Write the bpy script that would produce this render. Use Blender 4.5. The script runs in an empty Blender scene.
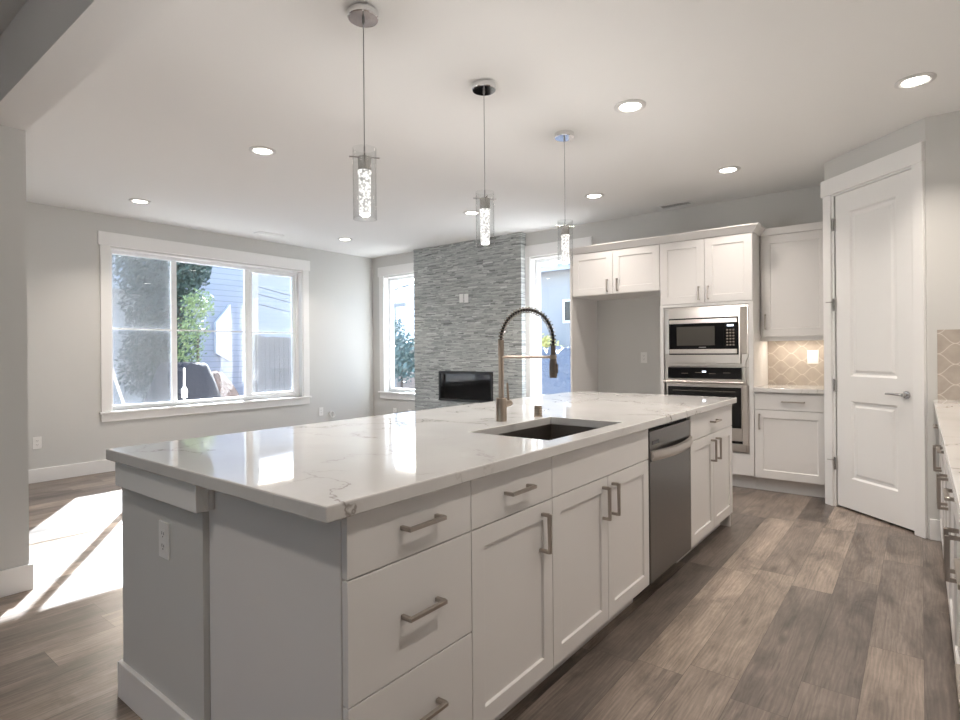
import bpy, bmesh, math, random
from mathutils import Vector, Matrix
random.seed(7)
C = bpy.context.scene.collection
SC = bpy.context.scene
R = math.radians

# ------------------------------------------------------------------ camera
cam_d = bpy.data.cameras.new('camera')
cam = bpy.data.objects.new('camera', cam_d); C.objects.link(cam)
cam_d.sensor_fit = 'HORIZONTAL'; cam_d.sensor_width = 36.0
cam_d.lens = 563.08 * 36.0 / 960.0
cam_d.shift_y = -7.67 / 960.0
cam_d.clip_start = 0.02; cam_d.clip_end = 300
cam.matrix_world = (Matrix.Translation((0, 0, 1.2456)) @ Matrix.Rotation(0.663925, 4, 'Z')
                    @ Matrix.Rotation(R(90), 4, 'X') @ Matrix.Rotation(-0.0085, 4, 'Z'))
SC.camera = cam

# ------------------------------------------------------------------ world, sun, exposure
SKY_STRENGTH = 0.66
SUN_STRENGTH = 30.0
CAN_POWER = 6.0
FILL_CAN_POWER = 4.0  # power of the added out-of-view fill cans, aisle and hall
PENDANT_GLOW = 0.75
EXPOSURE = 0.97
W = bpy.data.worlds.new('sky'); SC.world = W; W.use_nodes = True
wn = W.node_tree.nodes; wl = W.node_tree.links
sky = wn.new('ShaderNodeTexSky'); sky.sky_type = 'NISHITA'; sky.sun_disc = False
sky.sun_elevation = R(29); sky.sun_rotation = R(-58); sky.air_density = 1.0; sky.dust_density = 2.0
wl.new(sky.outputs[0], wn['Background'].inputs[0]); wn['Background'].inputs[1].default_value = SKY_STRENGTH
sd = bpy.data.lights.new('sun', 'SUN'); so = bpy.data.objects.new('sun', sd); C.objects.link(so)
sd.energy = SUN_STRENGTH; sd.angle = R(0.53); sd.color = (0.93, 0.975, 1.03)
sdir = Vector((0.849 * math.cos(R(29)), -0.528 * math.cos(R(29)), -math.sin(R(29))))
so.rotation_euler = sdir.to_track_quat('-Z', 'Y').to_euler(); so.location = (-12, 8, 9)
VS = SC.view_settings
VS.view_transform = 'Standard'; VS.look = 'None'; VS.gamma = 1.0; VS.exposure = EXPOSURE; VS.use_curve_mapping = False
SC.cycles.use_denoising = True
SC.cycles.max_bounces = 14; SC.cycles.diffuse_bounces = 6; SC.cycles.glossy_bounces = 6
SC.cycles.transmission_bounces = 10; SC.cycles.transparent_max_bounces = 24
SC.cycles.caustics_reflective = False; SC.cycles.caustics_refractive = False
SC.cycles.sample_clamp_indirect = 8.0

# ------------------------------------------------------------------ materials
def lin(c):
    c = c / 255.0
    return c / 12.92 if c <= 0.04045 else ((c + 0.055) / 1.055) ** 2.4
def S(r, g, b): return (lin(r), lin(g), lin(b), 1.0)

def mat(name, col, rough=0.5, metal=0.0, spec=0.5, emit=None, estr=0.0, coat=0.0, bump=None, aniso=0.0):
    m = bpy.data.materials.new(name); m.use_nodes = True
    p = m.node_tree.nodes['Principled BSDF']
    p.inputs['Base Color'].default_value = col; p.inputs['Roughness'].default_value = rough
    p.inputs['Metallic'].default_value = metal; p.inputs['Specular IOR Level'].default_value = spec
    p.inputs['Coat Weight'].default_value = coat
    p.inputs['Anisotropic'].default_value = aniso
    if emit: p.inputs['Emission Color'].default_value = emit; p.inputs['Emission Strength'].default_value = estr
    if bump:
        g = NG(m); n = g.noise(g.pos(), bump[0], 3, 0.6)
        p_b = g.n('ShaderNodeBump'); p_b.inputs['Strength'].default_value = bump[1]; p_b.inputs['Distance'].default_value = bump[2]
        g.l(n, p_b.inputs['Height']); g.l(p_b.outputs[0], p.inputs['Normal'])
    return m

class NG:
    """small node-graph writer"""
    def __init__(s, m): s.m = m; s.t = m.node_tree; s.p = s.t.nodes.get('Principled BSDF')
    def n(s, ty, **k):
        x = s.t.nodes.new(ty)
        for a, b in k.items(): setattr(x, a, b)
        return x
    def l(s, a, b): s.t.links.new(a, b)
    def put(s, v, sock):
        if hasattr(v, 'is_output') or isinstance(v, bpy.types.NodeSocket): s.l(v, sock)
        else: sock.default_value = v
    def pos(s): return s.n('ShaderNodeNewGeometry').outputs['Position']
    def math(s, op, a, b=0.0, c=None):
        x = s.n('ShaderNodeMath', operation=op); s.put(a, x.inputs[0]); s.put(b, x.inputs[1])
        if c is not None: s.put(c, x.inputs[2])
        return x.outputs[0]
    def sep(s, v):
        x = s.n('ShaderNodeSeparateXYZ'); s.l(v, x.inputs[0]); return x.outputs
    def comb(s, a, b, c):
        x = s.n('ShaderNodeCombineXYZ'); s.put(a, x.inputs[0]); s.put(b, x.inputs[1]); s.put(c, x.inputs[2]); return x.outputs[0]
    def noise(s, v, scale, detail=4, rough=0.5, dist=0.0, color=False):
        x = s.n('ShaderNodeTexNoise'); s.l(v, x.inputs['Vector']); x.inputs['Scale'].default_value = scale
        x.inputs['Detail'].default_value = detail; x.inputs['Roughness'].default_value = rough; x.inputs['Distortion'].default_value = dist
        return x.outputs[1 if color else 0]
    def white(s, v, dim='2D', color=False):
        x = s.n('ShaderNodeTexWhiteNoise', noise_dimensions=dim)
        if dim == '1D': s.put(v, x.inputs['W'])
        else: s.put(v, x.inputs['Vector'])
        return x.outputs[1 if color else 0]
    def ramp(s, f, stops, interp='LINEAR'):
        x = s.n('ShaderNodeValToRGB'); s.put(f, x.inputs[0]); e = x.color_ramp.elements; x.color_ramp.interpolation = interp
        while len(e) > 1: e.remove(e[-1])
        e[0].position = stops[0][0]; e[0].color = stops[0][1]
        for p, c in stops[1:]:
            k = e.new(p); k.color = c
        return x.outputs[0]
    def mix(s, f, a, b, mode='MIX'):
        x = s.n('ShaderNodeMix', data_type='RGBA', blend_type=mode); s.put(f, x.inputs[0]); s.put(a, x.inputs[6]); s.put(b, x.inputs[7])
        return x.outputs[2]
    def bump(s, h, strength, dist):
        x = s.n('ShaderNodeBump'); x.inputs['Strength'].default_value = strength; x.inputs['Distance'].default_value = dist
        s.put(h, x.inputs['Height']); s.l(x.outputs[0], s.p.inputs['Normal'])

def G(v): return (v, v, v, 1.0)

M = {}
M['wall'] = mat('wall_paint', (0.60, 0.597, 0.58, 1), 0.75, spec=0.25, bump=(160, 0.12, 0.002))
M['ceiling'] = mat('ceiling_paint', (0.77, 0.765, 0.755, 1), 0.85, spec=0.2, bump=(120, 0.12, 0.002))
M['trim'] = mat('white_trim_paint', (0.80, 0.795, 0.785, 1), 0.38, spec=0.4)
M['cab'] = mat('white_cabinet_lacquer', (0.74, 0.725, 0.715, 1), 0.36, spec=0.4)
M['cabdark'] = mat('cabinet_toe_shadow', (0.02, 0.017, 0.015, 1), 0.8)
M['vinyl'] = mat('white_window_vinyl', (0.84, 0.845, 0.85, 1), 0.35)
M['plate'] = mat('white_plastic', (0.82, 0.815, 0.80, 1), 0.35)
M['slot'] = mat('dark_slot', (0.03, 0.03, 0.03, 1), 0.6)
M['nickel'] = mat('brushed_nickel', (0.46, 0.415, 0.375, 1), 0.30, 1.0)
M['chrome'] = mat('polished_chrome', (0.80, 0.80, 0.81, 1), 0.06, 1.0)
M['satin'] = mat('satin_chrome', (0.55, 0.54, 0.53, 1), 0.25, 1.0)
M['black'] = mat('black_gloss', (0.006, 0.006, 0.007, 1), 0.08)
M['blackm'] = mat('black_matte', (0.012, 0.012, 0.013, 1), 0.6)
M['mwglass'] = mat('smoked_window_glass', (0.085, 0.08, 0.072, 1), 0.12)
M['led'] = mat('display_glow', (0.7, 0.8, 1, 1), 0.5, emit=(0.8, 0.88, 1, 1), estr=1.4)
M['keys'] = mat('grey_key_print', (0.22, 0.19, 0.16, 1), 0.5)
M['wire'] = mat('grey_wire', (0.30, 0.30, 0.30, 1), 0.5)
M['faucet'] = mat('brushed_bronze_nickel', (0.40, 0.335, 0.28, 1), 0.30, 1.0)
M['hose'] = mat('dark_hose', (0.02, 0.018, 0.016, 1), 0.45)
M['gunmetal'] = mat('gunmetal_spring', (0.19, 0.16, 0.135, 1), 0.30, 1.0)
M['canring'] = mat('white_can_trim', (0.62, 0.61, 0.60, 1), 0.4)
M['canlens'] = mat('lit_lens', (1, 1, 1, 1), 0.5, emit=(1.0, 0.93, 0.84, 1), estr=7.0)
M['strip'] = mat('lit_strip', (1, 1, 1, 1), 0.5, emit=(1.0, 0.86, 0.70, 1), estr=2.5)

def steel(name, base, rough):
    m = mat(name, base, rough, 1.0); g = NG(m); q = g.sep(g.pos())
    v = g.comb(g.math('MULTIPLY', q[0], 3.0), g.math('MULTIPLY', q[1], 3.0), g.math('MULTIPLY', q[2], 900.0))
    n = g.noise(v, 1.0, 2, 0.5)
    g.l(g.math('MULTIPLY_ADD', n, 0.06, rough - 0.03), g.p.inputs['Roughness'])
    return m
M['steel'] = steel('brushed_stainless', (0.64, 0.60, 0.565, 1), 0.30)
M['steeldark'] = steel('grey_stainless', (0.21, 0.203, 0.20, 1), 0.33)
M['sink'] = steel('dark_sink_steel', (0.30, 0.275, 0.26, 1), 0.36)

def glassy(name, tint=(1, 1, 1, 1), ior=1.5, rough=0.0, boost=1.7):
    m = bpy.data.materials.new(name); m.use_nodes = True; t = m.node_tree; t.nodes.clear()
    o = t.nodes.new('ShaderNodeOutputMaterial'); mx = t.nodes.new('ShaderNodeMixShader')
    a = t.nodes.new('ShaderNodeBsdfTransparent'); b = t.nodes.new('ShaderNodeBsdfGlossy'); f = t.nodes.new('ShaderNodeFresnel')
    a.inputs[0].default_value = tint; b.inputs['Roughness'].default_value = rough; f.inputs[0].default_value = ior
    k = t.nodes.new('ShaderNodeMath'); k.operation = 'MULTIPLY'; k.inputs[1].default_value = boost
    # both surfaces of a thin sheet are counted on its entry side
    ge = t.nodes.new('ShaderNodeNewGeometry'); iv = t.nodes.new('ShaderNodeMath'); iv.operation = 'SUBTRACT'; iv.inputs[0].default_value = 1.0
    k2 = t.nodes.new('ShaderNodeMath'); k2.operation = 'MULTIPLY'; k2.use_clamp = True
    t.links.new(ge.outputs['Backfacing'], iv.inputs[1]); t.links.new(f.outputs[0], k.inputs[0])
    t.links.new(k.outputs[0], k2.inputs[0]); t.links.new(iv.outputs[0], k2.inputs[1]); t.links.new(k2.outputs[0], mx.inputs[0])
    t.links.new(a.outputs[0], mx.inputs[1]); t.links.new(b.outputs[0], mx.inputs[2]); t.links.new(mx.outputs[0], o.inputs[0])
    return m
M['pane'] = glassy('window_glass', (0.96, 0.975, 0.98, 1))
M['fpglass'] = glassy('fireplace_glass', (0.5, 0.5, 0.52, 1), 1.45, 0.0, 0.7)
M['clear'] = glassy('clear_lamp_glass', (0.965, 0.97, 0.97, 1), 1.42, 0.02)

def screen_mat():
    m = bpy.data.materials.new('insect_screen'); m.use_nodes = True; t = m.node_tree; t.nodes.clear()
    o = t.nodes.new('ShaderNodeOutputMaterial'); mx = t.nodes.new('ShaderNodeMixShader'); mx.inputs[0].default_value = 0.34
    a = t.nodes.new('ShaderNodeBsdfTransparent'); b = t.nodes.new('ShaderNodeBsdfDiffuse'); b.inputs[0].default_value = (0.38, 0.39, 0.41, 1)
    t.links.new(a.outputs[0], mx.inputs[1]); t.links.new(b.outputs[0], mx.inputs[2]); t.links.new(mx.outputs[0], o.inputs[0])
    return m
M['screen'] = screen_mat()

def floor_mat():
    m = mat('grey_oak_plank', G(0.2), 0.38, spec=0.55); g = NG(m); q = g.sep(g.pos()); PW, PL = 0.1825, 1.22
    xr = g.math('DIVIDE', g.math('SUBTRACT', q[0], 0.003 - 60 * PW), PW)
    row = g.math('FLOOR', xr); fx = g.math('FRACT', xr)
    yr = g.math('DIVIDE', g.math('ADD', g.math('ADD', q[1], 40.0), g.math('MULTIPLY', g.white(row, '1D'), 7.3)), PL)
    col = g.math('FLOOR', yr); fy = g.math('FRACT', yr)
    idv = g.comb(row, col, 0.0); rnd = g.white(idv, '3D', True); rs = g.sep(rnd)
    tone = g.ramp(rs[0], [(0.0, S(100, 91, 85)), (0.3, S(114, 104, 97)), (0.55, S(128, 116, 107)), (0.8, S(143, 130, 119)), (1.0, S(156, 142, 130))])
    ox = g.math('MULTIPLY', rs[1], 30.0); oy = g.math('MULTIPLY', rs[2], 30.0)
    gx = g.math('ADD', q[0], ox); gy = g.math('ADD', q[1], oy)
    fine = g.noise(g.comb(g.math('MULTIPLY', gx, 120.0), g.math('MULTIPLY', gy, 5.0), 0.0), 1.0, 4, 0.65, 0.4)
    broad = g.noise(g.comb(g.math('MULTIPLY', gx, 9.0), g.math('MULTIPLY', gy, 2.2), 0.0), 1.0, 4, 0.6, 0.6)
    wv = g.n('ShaderNodeTexWave', wave_type='BANDS', bands_direction='X')
    g.l(g.comb(g.math('MULTIPLY', gx, 3.0), g.math('MULTIPLY', gy, 0.42), 0.0), wv.inputs['Vector'])
    wv.inputs['Scale'].default_value = 6.5; wv.inputs['Distortion'].default_value = 16.0; wv.inputs['Detail'].default_value = 3.0; wv.inputs['Detail Scale'].default_value = 0.9
    saw = g.noise(g.comb(g.math('MULTIPLY', gx, 6.0), g.math('MULTIPLY', gy, 60.0), 0.0), 1.0, 2, 0.5)
    k = g.math('MULTIPLY_ADD', fine, 1.1, 0.44)
    k = g.math('MULTIPLY', k, g.math('MULTIPLY_ADD', broad, 1.25, 0.36))
    smoke = g.ramp(g.noise(g.comb(g.math('MULTIPLY', gx, 4.5), g.math('MULTIPLY', gy, 1.5), 3.0), 1.0, 5, 0.68, 1.2), [(0.32, G(0.50)), (0.46, G(0.92)), (0.58, G(1.14))])
    k = g.math('MULTIPLY', k, smoke)
    streak = g.ramp(g.noise(g.comb(g.math('MULTIPLY', gx, 55.0), g.math('MULTIPLY', gy, 1.7), 7.0), 1.0, 5, 0.7, 1.0), [(0.33, G(0.60)), (0.43, G(0.96)), (0.60, G(1.0)), (0.72, G(1.14))])
    k = g.math('MULTIPLY', k, streak)
    k = g.math('MULTIPLY', k, g.math('MULTIPLY_ADD', wv.outputs[1], 0.20, 0.88))
    k = g.math('MULTIPLY', k, g.math('MULTIPLY_ADD', saw, 0.16, 0.92))
    vo = g.n('ShaderNodeTexVoronoi'); g.l(g.comb(g.math('MULTIPLY', gx, 5.0), g.math('MULTIPLY', gy, 1.6), 0.0), vo.inputs['Vector']); vo.inputs['Scale'].default_value = 1.0
    knot = g.ramp(vo.outputs['Distance'], [(0.0, G(0.35)), (0.05, G(0.6)), (0.12, G(1.0))])
    c = g.mix(1.0, tone, knot, 'MULTIPLY')
    kk = g.n('ShaderNodeCombineColor'); [g.l(k, kk.inputs[i]) for i in range(3)]
    c = g.mix(1.0, c, kk.outputs[0], 'MULTIPLY')
    ex = g.math('MINIMUM', fx, g.math('SUBTRACT', 1.0, fx)); ey = g.math('MINIMUM', fy, g.math('SUBTRACT', 1.0, fy))
    gap = g.math('MAXIMUM', g.math('LESS_THAN', ex, 0.0045), g.math('LESS_THAN', ey, 0.0008))
    c = g.mix(gap, c, S(70, 62, 56))
    g.l(c, g.p.inputs['Base Color'])
    g.l(g.math('MULTIPLY_ADD', fine, 0.22, 0.24), g.p.inputs['Roughness'])
    g.bump(g.math('SUBTRACT', g.math('MULTIPLY', fine, 0.25), gap), 0.18, 0.0015)
    return m
M['floor'] = floor_mat()

def quartz_mat():
    m = mat('white_veined_quartz', G(0.8), 0.04, spec=0.5); g = NG(m)
    sh = g.n('ShaderNodeVectorMath', operation='ADD'); g.l(g.pos(), sh.inputs[0]); sh.inputs[1].default_value = (0, 0.186, 0); p = sh.outputs[0]
    w = g.noise(p, 3.2, 5, 0.62, 0.0, True)
    wv = g.n('ShaderNodeVectorMath', operation='MULTIPLY_ADD'); g.l(w, wv.inputs[0]); wv.inputs[1].default_value = (0.55, 0.55, 0.55); g.l(p, wv.inputs[2])
    vo = g.n('ShaderNodeTexVoronoi', feature='DISTANCE_TO_EDGE'); g.l(wv.outputs[0], vo.inputs['Vector']); vo.inputs['Scale'].default_value = 2.1
    line = g.ramp(vo.outputs[0], [(0.0, G(1)), (0.006, G(0.75)), (0.016, G(0))])
    mask = g.ramp(g.noise(p, 1.7, 3, 0.5), [(0.44, G(0)), (0.58, G(1))])
    soft = g.ramp(vo.outputs[0], [(0.0, G(1)), (0.10, G(0))])
    cloud = g.noise(p, 2.3, 4, 0.55)
    base = g.ramp(cloud, [(0.3, (0.615, 0.605, 0.595, 1)), (0.7, (0.68, 0.67, 0.66, 1))])
    c = g.mix(g.math('MULTIPLY', g.math('MULTIPLY', soft, mask), 0.30), base, (0.45, 0.42, 0.39, 1))
    c = g.mix(g.math('MULTIPLY', g.math('MULTIPLY', line, mask), 0.85), c, (0.20, 0.17, 0.15, 1))
    g.l(c, g.p.inputs['Base Color'])
    return m
M['quartz'] = quartz_mat()

def tile_mat(axis):
    m = mat('ogee_tile_' + axis, G(0.4), 0.25, spec=0.5); g = NG(m); q = g.sep(g.pos())
    u = q[0] if axis == 'x' else q[1]; Wd, Hh = 0.175, 0.066
    cs = g.math('MULTIPLY', g.math('COSINE', g.math('MULTIPLY', u, 2 * math.pi / Wd)), Hh * 0.5)
    def fam(sign, off):
        z = g.math('SUBTRACT', g.math('SUBTRACT', q[2], off), g.math('MULTIPLY', cs, sign))
        f = g.math('FRACT', g.math('DIVIDE', z, 2 * Hh))
        return g.math('MULTIPLY', g.math('ABSOLUTE', g.math('SUBTRACT', f, 0.5)), 2 * Hh)
    d = g.math('MINIMUM', fam(1.0, 0.914), fam(-1.0, 0.914 + Hh))
    gr = g.ramp(d, [(0.0, G(1)), (0.0014, G(1)), (0.0026, G(0.0)), (0.0075, G(0.0)), (0.0088, G(0.45)), (0.0100, G(0.45)), (0.0115, G(0.0))])
    n = g.noise(g.pos(), 14, 3, 0.5)
    t = g.ramp(n, [(0.3, S(168, 158, 148)), (0.7, S(182, 172, 162))])
    g.l(g.mix(gr, t, S(210, 203, 194)), g.p.inputs['Base Color'])
    g.l(g.math('MULTIPLY_ADD', gr, 0.5, 0.22), g.p.inputs['Roughness'])
    g.bump(g.math('SUBTRACT', 1.0, gr), 0.3, 0.002)
    return m
M['tile'] = tile_mat('x')

def stone_mat():
    m = mat('ledger_stone', G(0.3), 0.8, spec=0.3); g = NG(m)
    a = g.n('ShaderNodeAttribute', attribute_name='tone'); q = g.sep(g.pos())
    v = g.comb(g.math('MULTIPLY', q[0], 22.0), g.math('MULTIPLY', q[1], 22.0), g.math('MULTIPLY', q[2], 130.0))
    n = g.noise(v, 1.0, 4, 0.65)
    f = g.math('ADD', a.outputs['Fac'], g.math('MULTIPLY_ADD', n, 0.55, -0.28))
    g.l(g.ramp(f, [(0.0, S(98, 100, 100)), (0.3, S(150, 153, 152)), (0.6, S(186, 189, 187)), (1.0, S(228, 230, 228))]), g.p.inputs['Base Color'])
    g.bump(n, 0.5, 0.004)
    return m
M['stone'] = stone_mat()

def bubbles_mat():
    m = mat('bubbled_lit_acrylic', G(0.35), 0.2); g = NG(m); p = g.pos()
    vo = g.n('ShaderNodeTexVoronoi', feature='F1'); g.l(p, vo.inputs['Vector']); vo.inputs['Scale'].default_value = 90.0
    n = g.noise(p, 60, 3, 0.6)
    e = g.ramp(g.math('MULTIPLY', vo.outputs[0], g.math('MULTIPLY_ADD', n, 1.2, 0.4)), [(0.0, G(1)), (0.42, G(0.95)), (0.58, G(0.30)), (1.0, G(0.10))])
    g.l(g.mix(1.0, e, (1, 0.97, 0.93, 1), 'MULTIPLY'), g.p.inputs['Emission Color']); g.p.inputs['Emission Strength'].default_value = PENDANT_GLOW
    return m
M['bubbles'] = bubbles_mat()
M['lampcap'] = mat('lit_end', G(0.9), 0.3, emit=(1, 0.95, 0.88, 1), estr=3.0)

def siding_mat(name, c1, c2, pitch):
    m = mat(name, c1, 0.7); g = NG(m); q = g.sep(g.pos())
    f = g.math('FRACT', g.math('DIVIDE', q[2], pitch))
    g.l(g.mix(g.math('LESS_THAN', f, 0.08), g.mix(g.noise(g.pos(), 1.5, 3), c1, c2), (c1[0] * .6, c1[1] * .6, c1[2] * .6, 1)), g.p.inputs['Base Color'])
    return m
M['siding'] = siding_mat('blue_grey_siding', S(136, 140, 150), S(146, 150, 160), 0.17)
M['siding2'] = siding_mat('pale_siding', S(196, 204, 216), S(206, 212, 222), 0.17)
M['stucco'] = mat('grey_stucco', S(160, 158, 158), 0.9, bump=(40, 0.6, 0.01))
M['shingle'] = mat('light_roof_shingle', S(170, 174, 180), 0.9, bump=(18, 0.6, 0.02))
M['fence'] = mat('weathered_cedar', S(150, 140, 134), 0.85, bump=(30, 0.5, 0.01))
M['soil'] = mat('brown_soil', S(96, 80, 72), 0.95, bump=(9, 1.0, 0.05))
M['tarp'] = mat('black_tarp', S(30, 30, 36), 0.85, bump=(6, 0.5, 0.03))
M['tarpblue'] = mat('blue_tarp', S(98, 103, 114), 0.6, bump=(7, 0.9, 0.08))
M['concrete'] = mat('pale_concrete', S(188, 184, 178), 0.9)
M['leafdark'] = mat('dark_leaves', S(56, 72, 64), 0.6)
M['leaflight'] = mat('sunlit_green_leaves', S(112, 128, 84), 0.6)
M['leafgrey'] = mat('grey_green_leaves', S(96, 116, 112), 0.6)
M['bark'] = mat('bark', S(84, 72, 64), 0.9)
M['lumber'] = mat('pale_lumber', S(214, 206, 196), 0.7)
M['yellowleaf'] = mat('yellow_blooms', S(214, 204, 130), 0.7)

# ------------------------------------------------------------------ mesh builder
class MB:
    def __init__(s, T=None): s.bm = bmesh.new(); s.T = T or Matrix.Identity(4)
    def v(s, p): return s.bm.verts.new(s.T @ Vector(p))
    def box(s, x0, x1, y0, y1, z0, z1):
        p = [s.v((x, y, z)) for z in (z0, z1) for y in (y0, y1) for x in (x0, x1)]
        for f in ((0, 1, 3, 2), (4, 6, 7, 5), (0, 4, 5, 1), (2, 3, 7, 6), (0, 2, 6, 4), (1, 5, 7, 3)): s.bm.faces.new([p[i] for i in f])
        return s
    def prism(s, poly, axis, a0, a1):
        def P(a, b, t): return {'x': (t, a, b), 'y': (a, t, b), 'z': (a, b, t)}[axis]
        A = [s.v(P(a, b, a0)) for a, b in poly]; B = [s.v(P(a, b, a1)) for a, b in poly]; n = len(poly)
        s.bm.faces.new(A[::-1]); s.bm.faces.new(B)
        for i in range(n): s.bm.faces.new((A[i], A[(i + 1) % n], B[(i + 1) % n], B[i]))
        return s
    def tube(s, pts, r, seg=12, cap=True):
        pts = [Vector(p) for p in pts]; rings = []; n = len(pts); prev = None
        for i, p in enumerate(pts):
            t = (pts[min(i + 1, n - 1)] - pts[max(i - 1, 0)]).normalized()
            if prev is None:
                a = Vector((0, 0, 1)) if abs(t.z) < 0.9 else Vector((1, 0, 0))
                prev = t.cross(a).normalized()
            nn = (prev - t * prev.dot(t)).normalized(); b = t.cross(nn); prev = nn
            rr = r[i] if isinstance(r, (list, tuple)) else r
            k = 1.0
            if 0 < i < n - 1:
                c = (pts[i] - pts[i - 1]).normalized().dot((pts[i + 1] - pts[i]).normalized()); k = 1.0 / max(0.6, math.sqrt(max(0.01, (1 + c) / 2)))
            m = (pts[i + 1] - pts[i - 1]).normalized() if 0 < i < n - 1 else None
            rings.append([s.v(p + (nn * math.cos(2 * math.pi * j / seg) + b * math.sin(2 * math.pi * j / seg)) * rr * (1 if k < 1.05 else k ** 0.5)) for j in range(seg)])
        for i in range(n - 1):
            for j in range(seg): s.bm.faces.new((rings[i][j], rings[i][(j + 1) % seg], rings[i + 1][(j + 1) % seg], rings[i + 1][j]))
        if cap: s.bm.faces.new(rings[0][::-1]); s.bm.faces.new(rings[-1])
        return s
    def lathe(s, prof, o=(0, 0, 0), axis='z', seg=32):
        rings = []
        for r, h in prof:
            ring = []
            for j in range(seg):
                a = 2 * math.pi * j / seg; c, d = max(r, 1e-5) * math.cos(a), max(r, 1e-5) * math.sin(a)
                q = {'z': (c, d, h), 'y': (c, h, d), 'x': (h, c, d)}[axis]
                ring.append(s.v((o[0] + q[0], o[1] + q[1], o[2] + q[2])))
            rings.append(ring)
        for i in range(len(rings) - 1):
            for j in range(seg): s.bm.faces.new((rings[i][j], rings[i][(j + 1) % seg], rings[i + 1][(j + 1) % seg], rings[i + 1][j]))
        s.bm.faces.new(rings[0][::-1]); s.bm.faces.new(rings[-1])
        return s
    def ico(s, c, r, sub=2, squash=(1, 1, 1), jitter=0.0):
        g = bmesh.ops.create_icosphere(s.bm, subdivisions=sub, radius=1.0)
        for w in g['verts']:
            k = r * (1 + random.uniform(-jitter, jitter))
            w.co = s.T @ (Vector(c) + Vector((w.co.x * squash[0], w.co.y * squash[1], w.co.z * squash[2])) * k)
        return s
    def build(s, name, m, parent=None, bevel=0.0, smooth=False, seg=2, kind=None, label=None, fix=True):
        bm = s.bm
        if fix:
            bmesh.ops.remove_doubles(bm, verts=bm.verts, dist=1e-6); bmesh.ops.recalc_face_normals(bm, faces=bm.faces)
        off = Vector((0, 0, 0)); p = parent
        while p is not None: off += p.location; p = p.parent
        if parent is None and kind != 'structure':
            xs = [w.co for w in bm.verts]
            lo = Vector((min(c[i] for c in xs) for i in range(3))); hi = Vector((max(c[i] for c in xs) for i in range(3)))
            o0 = Vector(((lo.x + hi.x) / 2, (lo.y + hi.y) / 2, lo.z))
        else: o0 = Vector((0, 0, 0))
        bmesh.ops.translate(bm, verts=bm.verts, vec=-(off + o0))
        me = bpy.data.meshes.new(name); bm.to_mesh(me); bm.free(); me.materials.append(m)
        if smooth:
            for f in me.polygons: f.use_smooth = True
        o = bpy.data.objects.new(name, me); C.objects.link(o); o.location = o0
        if parent: o.parent = parent
        if bevel:
            b = o.modifiers.new('edge', 'BEVEL'); b.width = bevel; b.segments = seg; b.limit_method = 'ANGLE'; b.angle_limit = R(40)
        if smooth:
            try:
                e = o.modifiers.new('split', 'EDGE_SPLIT'); e.split_angle = R(42)
            except Exception: pass
        if kind: o['kind'] = kind
        if label: o['label'] = label
        return o

def thing(name, label, cat, loc=(0, 0, 0), group=None):
    o = bpy.data.objects.new(name, None); C.objects.link(o); o.empty_display_size = 0.1
    o.location = loc; o['label'] = label; o['category'] = cat
    if group: o['group'] = group
    return o
def tag(o, label, cat, group=None, kind=None):
    o['label'] = label; o['category'] = cat
    if group: o['group'] = group
    if kind: o['kind'] = kind
    return o
def struct(name, mb, m, parent=None, bevel=0.0, **k):
    o = mb.build(name, m, parent, bevel, kind='structure' if parent is None else None, **k); return o
def sroot(name, label=None):
    o = bpy.data.objects.new(name, None); C.objects.link(o); o['kind'] = 'structure'
    if label: o['label'] = label
    return o
def copy_tree(o, parent=None, off=None):
    c = o.copy(); C.objects.link(c)
    if parent: c.parent = parent
    if off: c.location = o.location + Vector(off)
    for ch in list(o.children): copy_tree(ch, c)
    return c

# local frames: x along the width, y outward from the face, z up
def frame(origin, xdir, ndir):
    x = Vector(xdir).normalized(); n = Vector(ndir).normalized()
    m = Matrix.Identity(4)
    for i in range(3): m[i][0] = x[i]; m[i][1] = n[i]; m[i][2] = (0, 0, 1)[i]; m[i][3] = origin[i]
    return m

CE = 2.756; XL = -6.869; YB = 6.019
WT = 0.165

# ================================================================== STRUCTURE
struct('floor', MB().box(-7.03, 0.86, -3.4, 6.18, -0.08, 0.0), M['floor'])
struct('ceiling', MB().box(-7.03, 0.86, -3.4, 6.18, CE, CE + 0.1), M['ceiling'])

def wall_x(name, x0, x1, y0, y1, holes):
    b = MB(); ys = y0
    for (a, c, zb, zt) in sorted(holes):
        b.box(x0, x1, ys, a, 0, CE); b.box(x0, x1, a, c, 0, zb); b.box(x0, x1, a, c, zt, CE); ys = c
    b.box(x0, x1, ys, y1, 0, CE); return struct(name, b, M['wall'])
def wall_y(name, y0, y1, x0, x1, holes):
    b = MB(); xs = x0
    for (a, c, zb, zt) in sorted(holes):
        b.box(xs, a, y0, y1, 0, CE); b.box(a, c, y0, y1, 0, zb); b.box(a, c, y0, y1, zt, CE); xs = c
    b.box(xs, x1, y0, y1, 0, CE); return struct(name, b, M['wall'])
W1 = (2.325, 4.720, 0.645, 2.412)
W2 = (-6.605, -5.862, 0.645, 2.432); W3 = (-3.886, -3.140, 0.645, 2.432)
wall_x('wall_left', XL - WT, XL, -3.4, YB + WT, [W1])
wall_y('wall_back', YB, YB + WT, XL, 0.86, [W2, W3])
wall_x('wall_right', 0.70, 0.86, -3.4, YB, [])
wall_y('wall_front', -3.4, -3.25, XL, 0.70, [(-2.2, -1.3, 1.0, 2.1)])  # the opening is for the added fill window
struct('wall_near', MB().box(XL, -3.76, 0.705, 0.88, 0, 2.45), M['wall'])
struct('ceiling_beam', MB().box(XL, 0.70, 0.705, 0.88, 2.45, CE), M['ceiling'])
struct('wall_pantry_side', MB().box(-0.603, -0.49, 5.36, YB, 0, CE), M['wall'])
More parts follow.
